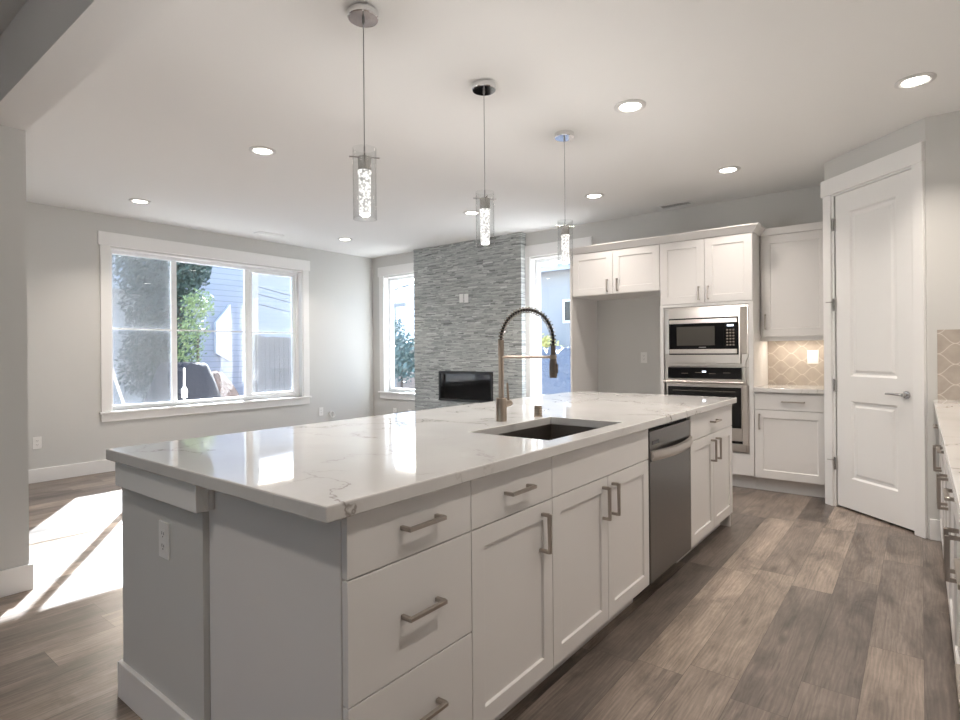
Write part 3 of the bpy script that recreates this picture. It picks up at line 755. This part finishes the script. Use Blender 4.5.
for s_ in (0, 1):
    xo = L if s_ == 0 else Rr; xi = -1.927 if s_ == 0 else -1.253
    MB(TK).prism([(xo, 0.0), (xi, 0.040), (xi, 0.0)] if s_ == 0 else [(xi, 0.0), (xi, 0.040), (xo, 0.0)], 'z', 0.40, 0.93).build('side_cheek', M['steel'], o)
MB(TK).box(-1.927, -1.253, 0.012, 0.018, 0.404, 0.428).build('vent_gap', M['blackm'], o)
MB(TK).box(-1.945, -1.225, 0.012, 0.030, 0.332, 0.402).build('bottom_trim', M['steel'], o, 0.003)

# crown moulding over the deep cabinets, returning along the tower side
CZ0, CZ1 = 2.2905, 2.356
def crown():
    b = MB()
    prof = [(0.0, CZ0), (0.008, CZ0), (0.050, CZ1 - 0.014), (0.058, CZ1 - 0.010), (0.058, CZ1), (0.0, CZ1)]
    # mitred run: front along x, then return along +y at the right end
    path = [((-2.990, 5.411), (0, -1)), ((-1.165, 5.411), (1, -1)), ((-1.165, 5.668), (1, 0))]
    rings = [[b.v((px + nx * d, py + ny * d, z)) for d, z in prof] for (px, py), (nx, ny) in path]
    n = len(prof)
    for i in range(2):
        for j in range(n): b.bm.faces.new((rings[i][j], rings[i][(j + 1) % n], rings[i + 1][(j + 1) % n], rings[i + 1][j]))
    b.bm.faces.new(rings[0]); b.bm.faces.new(rings[-1][::-1])
    b.box(-2.990, -1.1655, 5.4115, YB, CZ0, CZ0 + 0.012)
    return b.build('crown_molding', M['cab'], None)
tag(crown(), 'white crown molding capping the fridge and oven cabinets', 'molding')

# upper and base cabinet beside the pantry
TU = frame((0, 5.689, 0), (1, 0, 0), (0, -1, 0))
o = thing('wall_cabinet', 'white single-door wall cabinet between oven tower and pantry', 'cabinet', (-0.885, 5.85, 1.35))
MB(TU).box(-1.163, -0.605, -(YB - 5.689), 0, 1.352, 2.286).build('carcass', M['cab'], o)
d = shaker(TU, -1.147, -0.615, 1.366, 2.284, 'door', o, rail=0.072); pull(TU, -1.115, 1.50, 0.125, True, d)
MB(TU).box(-1.163, -0.605, -(YB - 5.689), 0.024, 2.2875, 2.352).build('top_rail', M['cab'], o, 0.002)
o = thing('base_cabinet', 'white base cabinet with one drawer and one door beside the oven tower', 'cabinet', (-0.885, 5.72, 0))
MB(TK).box(-1.163, -0.605, dpt, 0, 0.116, 0.874).build('carcass', M['cab'], o)
MB(TK).box(-1.163, -0.605, dpt, -0.065, 0, 0.116).build('toe_kick', M['cab'], o)
d = slab(TK, -1.158, -0.608, 0.726, 0.868, 'drawer', o); pull(TK, -0.855, 0.800, 0.165, False, d)
d = shaker(TK, -1.158, -0.608, 0.126, 0.720, 'door', o, rail=0.068); pull(TK, -1.118, 0.617, 0.125, True, d)
ct = MB().box(-1.164, -0.604, 5.386, YB - 0.0105, CT0, CT1).build('countertop', M['quartz'], None, 0.003)
tag(ct, 'short white quartz countertop between oven tower and pantry', 'countertop')
wc = bpy.data.objects['wall_cabinet']
MB(TU).box(-1.163, -0.605, -0.02, 0.0, 1.326, 1.3515).build('light_rail', M['cab'], wc, 0.001)
# strip light under the wall cabinet
o = thing('cabinet_light', 'lit strip light under the wall cabinet beside the ovens', 'light', (-0.885, 5.86, 1.34))
MB().box(-1.10, -0.66, 5.845, 5.875, 1.340, 1.3515).build('housing', M['plate'], o)
MB().box(-1.09, -0.67, 5.849, 5.871, 1.337, 1.340).build('diffuser', M['strip'], o)
ld = bpy.data.lights.new('strip_lamp', 'AREA'); ld.shape = 'RECTANGLE'; ld.size = 0.42; ld.size_y = 0.02; ld.energy = 0.95; ld.color = (1.0, 0.87, 0.72)
lo = bpy.data.objects.new('strip_lamp', ld); C.objects.link(lo); lo.parent = o; lo.location = Vector((-0.88, 5.86, 1.334)) - o.location

# ================================================================== RIGHT-HAND COUNTER
TR = frame((0.110, 0, 0), (0, 1, 0), (-1, 0, 0))
RU = [(3.69, 4.655, 'farthest white base cabinet of the right-hand run, against the end wall'),
      (2.725, 3.69, 'second white base cabinet of the right-hand run from the end wall'),
      (1.76, 2.725, 'third white base cabinet of the right-hand run from the end wall'),
      (0.795, 1.76, 'nearest white base cabinet of the right-hand run, with drawers')]
for i, (a, c, lab) in enumerate(RU):
    o = thing('base_cabinet', lab, 'cabinet', (0.40, (a + c) / 2, 0), 'base cabinets of the right-hand counter')
    MB(TR).box(a, c, -0.588, 0, 0.1, 0.872).build('carcass', M['cab'], o)
    MB(TR).box(a, c, -0.588, -0.066, 0, 0.1).build('toe_kick', M['cab'], o)
    mid = (a + c) / 2
    if i < 3:
        d = slab(TR, a + g, c - g, 0.720, 0.868, 'drawer', o); pull(TR, mid, 0.797, 0.128, False, d)
        d = shaker(TR, a + g, mid - g, 0.108, 0.716, 'door', o); pull(TR, mid - 0.045, 0.614, 0.126, True, d)
        d = shaker(TR, mid + g, c - g, 0.108, 0.716, 'door', o); pull(TR, mid + 0.045, 0.614, 0.126, True, d)
    else:
        for z0, z1 in ((0.720, 0.868), (0.424, 0.716), (0.108, 0.420)):
            d = slab(TR, a + g, c - g, z0, z1, 'drawer', o); pull(TR, mid + 0.2, (z0 + z1) / 2, 0.160, False, d)
ct = MB().box(0.062, 0.699, 0.77, 4.692, CT0, CT1).build('countertop', M['quartz'], None, 0.003)
tag(ct, 'white quartz countertop of the right-hand run, ending at the tiled end wall', 'countertop')

# ================================================================== FIREPLACE
o = thing('linear_fireplace', 'black glass-fronted linear fireplace set in the stone wall', 'fireplace', (-4.886, 5.95, IZ0))
a, c = IX0 + 0.001, IX1 - 0.001; e, f = IZ0 + 0.001, IZ1 - 0.001
MB().box(a, c, 6.008, 6.018, e, f).box(a, a + 0.012, 5.915, 6.008, e, f).box(c - 0.012, c, 5.915, 6.008, e, f).box(a + 0.012, c - 0.012, 5.915, 6.008, e, e + 0.012).box(a + 0.012, c - 0.012, 5.915, 6.008, f - 0.012, f).build('fire_box', M['blackm'], o)
MB().box(a, a + 0.03, 5.896, 5.914, e, f).box(c - 0.03, c, 5.896, 5.914, e, f).box(a + 0.03, c - 0.03, 5.896, 5.914, e, e + 0.03).box(a + 0.03, c - 0.03, 5.896, 5.914, f - 0.03, f).build('frame', M['blackm'], o, 0.002)
MB().box(a + 0.03, c - 0.03, 5.903, 5.907, e + 0.03, f - 0.03).build('glass', M['fpglass'], o)
b = MB()
for k in range(70): b.ico((random.uniform(a + 0.05, c - 0.05), random.uniform(5.93, 5.99), e + 0.022 + random.uniform(0, 0.02)), random.uniform(0.008, 0.016), 1, jitter=0.2)
tag_o = b.build('ember_bed', M['mwglass'], o); tag_o['kind'] = 'stuff'

# ================================================================== OUTLETS AND PLATES
def outlet(T, label, style='duplex', w=0.072, h=0.118, group='white outlet plates on the walls'):
    org = T.to_translation(); o = thing('wall_outlet' if style != 'blank' else 'blank_plate', label, 'outlet' if style != 'blank' else 'wall plate', org, group)
    MB(T).box(-w / 2, w / 2, 0, 0.006, -h / 2, h / 2).build('plate', M['plate'], o, 0.002)
    if style == 'duplex':
        for s_ in (-1, 1):
            r_ = MB(T).box(-0.017, 0.017, 0.006, 0.0075, s_ * 0.020 - 0.0145, s_ * 0.020 + 0.0145).build('socket', M['plate'], o, 0.001)
            MB(T).box(-0.008, -0.0055, 0.0074, 0.0079, s_ * 0.020 - 0.002, s_ * 0.020 + 0.008).box(0.0055, 0.008, 0.0074, 0.0079, s_ * 0.020 - 0.002, s_ * 0.020 + 0.007).box(-0.002, 0.002, 0.0074, 0.0079, s_ * 0.020 - 0.010, s_ * 0.020 - 0.006).build('slots', M['slot'], r_)
    elif style == 'switch':
        MB(T).box(-0.017, 0.017, 0.006, 0.010, -0.033, 0.033).build('rocker', M['plate'], o, 0.002)
    return o
fx_ = lambda y, z: frame((XL, y, z), (0, 1, 0), (1, 0, 0))
fy_ = lambda x, z, yy=YB: frame((x, yy, z), (1, 0, 0), (0, -1, 0))
outlet(fx_(1.677, 0.389), 'white outlet low on the left wall, left of the wide window')
outlet(fx_(5.017, 0.405), 'white outlet low on the left wall, right of the wide window')
outlet(fy_(-6.382, 0.338), 'white outlet under the window left of the fireplace, nearer the room corner')
outlet(fy_(-6.060, 0.338), 'white outlet under the window left of the fireplace, nearer the stone')
outlet(fy_(-2.408, 1.173), 'white outlet on the back wall of the fridge recess')
outlet(fy_(-0.786, 1.176, YB - 0.010), 'white outlet plate on the tiled splashback beside the ovens', w=0.09, h=0.125)
outlet(fy_(-1.945, 0.643, 0.811), 'white outlet on the grey end wall of the island')
outlet(fy_(-4.931, 1.986, 5.9035), 'white wall plate on the stone wall, left one of two', 'switch', group='wall plates on the stone wall')
outlet(fy_(-4.845, 1.980, 5.9035), 'white wall plate on the stone wall, right one of two', 'switch', group='wall plates on the stone wall')
# loose cable loop on the left wall
b = MB(); pts = []
for i in range(40):
    t_ = i / 39; a = 2 * math.pi * 2 * t_
    pts.append((XL + 0.012 + 0.02 * t_, 5.185 + 0.035 * math.cos(a) + 0.02 * t_, 0.350 + 0.045 * math.sin(a)))
b.tube([(XL, 5.22, 0.35)] + pts, 0.006, 8)
tag(b.build('cable_coil', M['plate'], None, smooth=True), 'small loop of white cable sticking out of the left wall', 'cable')

# ================================================================== CEILING FIXTURES
def can_light(x, y, label, seen=True, power=CAN_POWER, grp='recessed ceiling lights'):
    o = thing('recessed_light', label, 'ceiling light', (x, y, CE), grp)
    MB().lathe([(0.068, -0.001), (0.096, 0.0), (0.096, -0.005), (0.088, -0.009), (0.072, -0.010), (0.066, -0.004)], (x, y, CE - 0.0005), 'z', 40).build('trim_ring', M['canring'], o, smooth=True)
    MB().lathe([(0.0, -0.003), (0.062, -0.003), (0.062, -0.005), (0.0, -0.0055)], (x, y, CE - 0.0005), 'z', 36).build('lens', M['canlens'], o, smooth=True)
    l = bpy.data.lights.new('can_lamp', 'AREA'); l.shape = 'DISK'; l.size = 0.13; l.energy = power; l.color = (1.0, 0.90, 0.80); l.spread = R(115)
    q = bpy.data.objects.new('can_lamp', l); C.objects.link(q); q.parent = o; q.location = (0, 0, -0.014)
    return o
CANS = [(-3.833, 2.303, 'recessed light over the living room, just left of the nearest pendant'),
        (-6.011, 2.299, 'recessed light close to the wide window, above its left end'),
        (-1.400, 3.311, 'recessed light over the aisle, right of the farthest pendant'),
        (-0.014, 4.016, 'recessed light nearest the pantry door, largest in view'),
        (-1.257, 4.992, 'recessed light in front of the oven tower'),
        (-2.482, 4.990, 'recessed light in front of the fridge recess, left of the ceiling vent'),
        (-3.804, 4.743, 'recessed light in front of the stone wall, beside the middle pendant'),
        (-5.971, 4.762, 'recessed light near the room corner beyond the wide window')]
for x, y, lab in CANS: can_light(x, y, lab, power=CAN_POWER * (0.55 if (x > -3 and y > 4.9) else 1.0))
for x, y, lab in [(-0.014, 1.2, 'added unseen recessed fill light above the near end of the right-hand aisle'), (-0.014, 2.6, 'added unseen recessed fill light farther along the right-hand aisle'), (-1.4, -0.3, 'added unseen recessed fill light in the hall behind the view'), (-3.2, -1.2, 'added unseen recessed fill light at the far side of the hall'), (-0.2, -1.6, 'added unseen recessed fill light at the hall end')]:
    can_light(x, y, lab, power=FILL_CAN_POWER)  # unseen cans added as fill for the island and near room

def vent(x, y, lx, ly, label, along='x'):
    o = thing('ceiling_vent', label, 'vent', (x, y, CE), None)
    t_ = 0.018; z1 = CE - 0.0005; z0 = CE - 0.008
    MB().box(x - lx / 2, x + lx / 2, y - ly / 2, y - ly / 2 + t_, z0, z1).box(x - lx / 2, x + lx / 2, y + ly / 2 - t_, y + ly / 2, z0, z1).box(x - lx / 2, x - lx / 2 + t_, y - ly / 2 + t_, y + ly / 2 - t_, z0, z1).box(x + lx / 2 - t_, x + lx / 2, y - ly / 2 + t_, y + ly / 2 - t_, z0, z1).build('frame', M['plate'], o, 0.002)
    MB().box(x - lx / 2 + t_, x + lx / 2 - t_, y - ly / 2 + t_, y + ly / 2 - t_, z1 - 0.001, z1).build('duct_opening', M['wire'], o)
    b = MB(); n_ = 5
    for k in range(n_):
        if along == 'x':
            yy = y - ly / 2 + t_ + (ly - 2 * t_) * (k + 0.5) / n_
            b.prism([(yy - 0.006, z0 + 0.001), (yy + 0.004, z1 - 0.001), (yy + 0.006, z1 - 0.001), (yy - 0.004, z0 + 0.001)], 'x', x - lx / 2 + t_, x + lx / 2 - t_)
        else:
            xx = x - lx / 2 + t_ + (lx - 2 * t_) * (k + 0.5) / n_
            b.prism([(xx - 0.006, z0 + 0.001), (xx + 0.004, z1 - 0.001), (xx + 0.006, z1 - 0.001), (xx - 0.004, z0 + 0.001)], 'y', y - ly / 2 + t_, y + ly / 2 - t_)
    b.build('louver', M['plate'], o)
vent(-1.985, 5.84, 0.33, 0.14, 'white ceiling vent near the wall above the oven cabinets')
vent(-6.44, 3.95, 0.14, 0.33, 'white ceiling vent near the wall above the wide window', 'y')

# ---- pendants
def pendant(x, y, label):
    o = thing('pendant_light', label, 'pendant light', (x, y, CE), 'glass pendants over the island')
    z = CE - 0.0005
    MB().lathe([(0.0, z), (0.064, z), (0.068, z - 0.003), (0.068, z - 0.030), (0.064, z - 0.034), (0.0, z - 0.034)], (x, y, 0), 'z', 40).build('canopy', M['chrome'], o, smooth=True)
    MB().tube([(x, y, 2.720), (x, y, 2.115)], 0.0022, 8).lathe([(0.0, 2.722), (0.006, 2.722), (0.007, 2.712), (0.004, 2.700), (0.0, 2.700)], (x, y, 0), 'z', 12).lathe([(0.0, 2.16), (0.0035, 2.16), (0.0035, 2.11), (0.0, 2.11)], (x, y, 0), 'z', 12).build('cord', M['wire'], o, smooth=True)
    a = R(50); ca, sa = math.cos(a), math.sin(a); r_ = 0.066
    MB().tube([(x - r_ * ca, y - r_ * sa, 2.112), (x + r_ * ca, y + r_ * sa, 2.112)], 0.0035, 8).tube([(x + r_ * sa, y - r_ * ca, 2.112), (x - r_ * sa, y + r_ * ca, 2.112)], 0.0035, 8).build('cross_bar', M['satin'], o, smooth=True)
    MB().lathe([(0.0, 2.113), (0.027, 2.113), (0.029, 2.108), (0.029, 2.052), (0.0, 2.052)], (x, y, 0), 'z', 28).build('socket_cap', M['satin'], o, smooth=True)
    MB().lathe([(0.0, 2.0515), (0.030, 2.0515), (0.030, 2.036), (0.026, 2.032), (0.026, 1.868), (0.022, 1.856), (0.0, 1.853)], (x, y, 0), 'z', 28).build('bubble_rod', M['bubbles'], o, smooth=True)
    prof = [(0.0525, 1.838), (0.0525, 2.150), (0.0495, 2.150), (0.0495, 1.838)]
    b = MB(); rings = []
    for r0, h0 in prof: rings.append([b.v((x + r0 * math.cos(2 * math.pi * j / 36), y + r0 * math.sin(2 * math.pi * j / 36), h0)) for j in range(36)])
    for i in range(4):
        for j in range(36): b.bm.faces.new((rings[i][j], rings[i][(j + 1) % 36], rings[(i + 1) % 4][(j + 1) % 36], rings[(i + 1) % 4][j]))
    b.build('glass_shade', M['clear'], o, smooth=True)
    l = bpy.data.lights.new('pendant_lamp', 'POINT'); l.energy = 6.5; l.color = (1, 0.96, 0.92); l.shadow_soft_size = 0.03
    q = bpy.data.objects.new('pendant_lamp', l); C.objects.link(q); q.parent = o; q.location = (0, 0, 1.80 - CE)
pendant(-1.930, 1.650, 'clear glass pendant with lit bubbled rod over the near end of the island')
pendant(-1.930, 2.523, 'middle of three clear glass pendants over the island')
pendant(-1.930, 3.434, 'clear glass pendant over the oven end of the island')

# ================================================================== OUTSIDE
GZ = -0.35
struct('ground', MB().box(-60, 40, -30, 60, GZ - 0.2, GZ), M['concrete'])

def leaves(b, c, r, n, size, squash=(1, 1, 1)):
    for i in range(n):
        d = Vector((random.gauss(0, 1), random.gauss(0, 1), random.gauss(0, 1))).normalized() * r * random.uniform(0.35, 1.0)
        p = Vector(c) + Vector((d.x * squash[0], d.y * squash[1], d.z * squash[2]))
        a = Vector((random.gauss(0, 1), random.gauss(0, 1), random.gauss(0, 1))).normalized(); u = a.orthogonal().normalized() * size * random.uniform(0.6, 1.3); w = a.cross(u).normalized() * size * 0.5
        f = [b.bm.verts.new(p - u), b.bm.verts.new(p + w), b.bm.verts.new(p + u), b.bm.verts.new(p - w)]
        b.bm.faces.new(f)
def tree(x, y, h, blobs, m, label, name='tree', n=900, size=0.10):
    o = thing(name, label, name, (x, y, GZ))
    MB().tube([(x, y, GZ), (x + 0.05, y, GZ + h * 0.4), (x, y + 0.05, GZ + h * 0.8)], [0.14, 0.10, 0.04], 10).build('trunk', M['bark'], o, smooth=True)
    b = MB()
    for (cx, cy, cz, r) in blobs: leaves(b, (cx, cy, cz), r, n, size)
    k = b.build('foliage', m, o, fix=False); k['kind'] = 'stuff'
    return o
def house(name, label, x0, x1, y0, y1, h, wallm, roofm, ridge='y', rise=1.3, eave=0.4):
    o = thing(name, label, 'house', ((x0 + x1) / 2, (y0 + y1) / 2, GZ))
    MB().box(x0, x1, y0, y1, GZ, h).build('wall', wallm, o)
    b = MB()
    if ridge == 'y':
        xm = (x0 + x1) / 2; poly = [(x0 - eave, h - 0.05), (xm, h + rise), (x1 + eave, h - 0.05), (x1 + eave, h + 0.12), (xm, h + rise + 0.18), (x0 - eave, h + 0.12)]
        b.prism(poly, 'y', y0 - eave, y1 + eave)
    else:
        ym = (y0 + y1) / 2; poly = [(y0 - eave, h - 0.05), (ym, h + rise), (y1 + eave, h - 0.05), (y1 + eave, h + 0.12), (ym, h + rise + 0.18), (y0 - eave, h + 0.12)]
        b.prism(poly, 'x', x0 - eave, x1 + eave)
    b.build('roof', roofm, o)
    return o
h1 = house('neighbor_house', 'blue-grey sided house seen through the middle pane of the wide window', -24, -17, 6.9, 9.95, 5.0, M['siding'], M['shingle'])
MB().prism([(8.55, 1.28), (9.0, 1.05), (9.0, 2.80), (8.55, 2.22)], 'x', -17.0, -16.86).build('light_patch_panel', M['trim'], h1)  # white paint imitates a bright patch of light on the shaded wall
h2 = house('neighbor_house', 'pale sided house behind the fence, seen through the right pane of the wide window', -28, -21, 11.2, 22, 4.6, M['siding2'], M['shingle'])
h3 = house('neighbor_house', 'grey stucco house outside the window beside the white cabinets', -13.0, -5.0, 14, 20, 3.55, M['stucco'], M['shingle'], 'x')
wf = MB().box(-7.95, -7.15, 13.96, 14.02, 2.05, 2.72).build('window', M['vinyl'], h3); MB().box(-7.88, -7.22, 13.95, 13.965, 2.12, 2.65).build('pane', M['mwglass'], wf)
h4 = house('garden_shed', 'dark grey shed wall seen through the screened left pane', -18.5, -15.6, 1.0, 6.2, 2.9, M['stucco'], M['shingle'])

def fence(name, label, x, ya, yb, top, m):
    o = thing(name, label, 'fence', (x, (ya + yb) / 2, GZ))
    b = MB(); y = ya
    while y < yb: b.box(x - 0.01, x + 0.01, y, min(y + 0.136, yb), GZ, top + random.uniform(-0.02, 0.02)); y += 0.142
    b.build('board', m, o)
    MB().box(x - 0.05, x - 0.01, ya, yb, top - 0.25, top - 0.16).box(x - 0.05, x - 0.01, ya, yb, GZ + 0.3, GZ + 0.39).build('rail', m, o)
    y = ya
    while y <= yb: MB().box(x + 0.012, x + 0.10, y, y + 0.09, GZ, top + 0.06).build('post', m, o); y += 2.4
fence('board_fence', 'weathered brown board fence behind the right pane of the wide window', -14.0, 8.15, 15.5, 1.72, M['fence'])
# dirt pile under a black tarp
o = thing('dirt_pile', 'brown dirt pile partly under a black tarp outside the wide window', 'dirt pile', (-10.2, 4.9, GZ))
def mound(cx, cy, rx, ry, top, m, name, par, n=28, rough=0.10, base=GZ, skew=0.0):
    b = MB(); vs = {}
    for i in range(n + 1):
        for j in range(n + 1):
            u, w = i / n * 2 - 1, j / n * 2 - 1; r_ = math.hypot(u, w)
            k = max(0.0, 1 - r_ ** 1.6); z = base + (top - base) * min(1, k * 1.35) * (1 - skew * w) + random.uniform(-rough, rough) * k
            vs[i, j] = b.v((cx + rx * u, cy + ry * w, max(base - 0.02, z)))
    for i in range(n):
        for j in range(n): b.bm.faces.new((vs[i, j], vs[i + 1, j], vs[i + 1, j + 1], vs[i, j + 1]))
    return b.build(name, m, par, smooth=True, fix=False)
mound(-10.3, 4.80, 1.1, 1.15, 0.92, M['soil'], 'soil', o, rough=0.05)
mound(-9.9, 4.45, 0.95, 0.80, 1.10, M['tarp'], 'tarp', o, rough=0.03)
o = thing('shovel', 'pale-handled shovel standing in front of the black tarp', 'shovel', (-8.75, 3.93, GZ))
MB().tube([(-8.75, 3.93, GZ), (-8.75, 3.94, 1.05)], 0.016, 8).build('shaft', M['lumber'], o)
MB().prism([(3.89, 0.60), (3.97, 0.60), (3.975, 0.72), (3.93, 0.80), (3.885, 0.72)], 'x', -8.74, -8.725).build('blade', M['steel'], o)
b = MB().tube([(-9.0, 3.02, 1.18), (-8.78, 3.40, GZ)], 0.02, 8)
tag(b.build('lumber_stick', M['lumber'], None), 'pale stick leaning outside the left pane', 'stick')
tree(-13.0, 5.75, 3.6, [(-13.0, 5.65, 3.1, 0.75), (-13.2, 5.5, 2.5, 0.85), (-13.2, 5.45, 1.7, 0.8), (-13.3, 6.1, 3.3, 0.5), (-13.3, 5.2, 3.3, 0.8), (-13.3, 5.4, 1.0, 0.8)], M['leafdark'], 'dark leafy tree between shed and blue-grey house', n=3200, size=0.05)
o = thing('shrub', 'sunlit yellow-green shrub in front of the dark leafy tree', 'shrub', (-11.5, 5.45, GZ))
MB().tube([(-11.5, 5.45, GZ), (-11.5, 5.45, 1.7)], [0.05, 0.02], 8).build('stem', M['bark'], o, smooth=True)
b = MB(); leaves(b, (-11.5, 5.45, 2.25), 0.34, 600, 0.035); leaves(b, (-11.5, 5.35, 1.75), 0.34, 400, 0.035); leaves(b, (-11.5, 5.25, 1.3), 0.34, 300, 0.035)
k = b.build('foliage', M['leaflight'], o, fix=False); k['kind'] = 'stuff'
# utility pole and wires
o = thing('utility_pole', 'pale utility pole with sagging wires outside the right pane', 'utility pole', (-15.5, 9.05, GZ))
MB().tube([(-15.5, 9.02, GZ), (-15.5, 9.02, 4.4)], 0.10, 10).build('pole', M['lumber'], o, smooth=True)
for dz in (0.0, 0.22, -0.30):
    MB().tube([(-15.5 - 0.1 * t_, 9.02 + t_, 3.05 + dz - 0.16 * t_ + 0.012 * t_ * t_) for t_ in range(0, 9)], 0.012, 6).build('wire', M['blackm'], o)
o = thing('utility_pole', 'utility pole with crossarm outside the window left of the fireplace', 'utility pole', (-12.75, 12, GZ))
MB().tube([(-12.72, 12, GZ), (-12.72, 12, 2.78)], 0.06, 10).build('pole', M['wire'], o, smooth=True)
MB().box(-12.75, -12.25, 11.96, 12.04, 2.66, 2.76).build('crossarm', M['wire'], o)
MB().tube([(-13.2 + 0.3 * t_, 12, 3.10 + 0.05 * t_) for t_ in range(0, 9)], 0.012, 6).build('wire', M['blackm'], o)
o = thing('shrub', 'grey-green shrub outside the window left of the fireplace', 'shrub', (-12.0, 11.6, GZ))
MB().tube([(-12.0, 11.6, GZ), (-12.0, 11.6, 1.2)], [0.05, 0.02], 8).build('stem', M['bark'], o, smooth=True)
b = MB(); leaves(b, (-12.0, 11.6, 1.30), 0.62, 800, 0.08); leaves(b, (-11.95, 11.6, 0.85), 0.5, 400, 0.08); leaves(b, (-12.25, 11.6, 2.0), 0.28, 120, 0.06)
k = b.build('foliage', M['leafgrey'], o, fix=False); k['kind'] = 'stuff'
o = thing('covered_pile', 'blue tarp-covered pile outside the window beside the white cabinets', 'pile', (-7.0, 10.6, GZ))
mound(-7.0, 10.8, 2.2, 1.8, 1.28, M['tarpblue'], 'tarp', o, rough=0.14)
o = thing('flowering_shrub', 'pale yellow flowering shrub behind the blue tarp-covered pile', 'shrub', (-8.2, 13.2, GZ))
MB().tube([(-8.2, 13.2, GZ), (-8.2, 13.2, 1.3)], [0.05, 0.02], 8).build('stem', M['bark'], o, smooth=True)
b = MB(); leaves(b, (-8.1, 13.2, 1.35), 0.42, 300, 0.08); leaves(b, (-7.5, 13.2, 1.1), 0.35, 200, 0.08)
k = b.build('foliage', M['yellowleaf'], o, fix=False); k['kind'] = 'stuff'
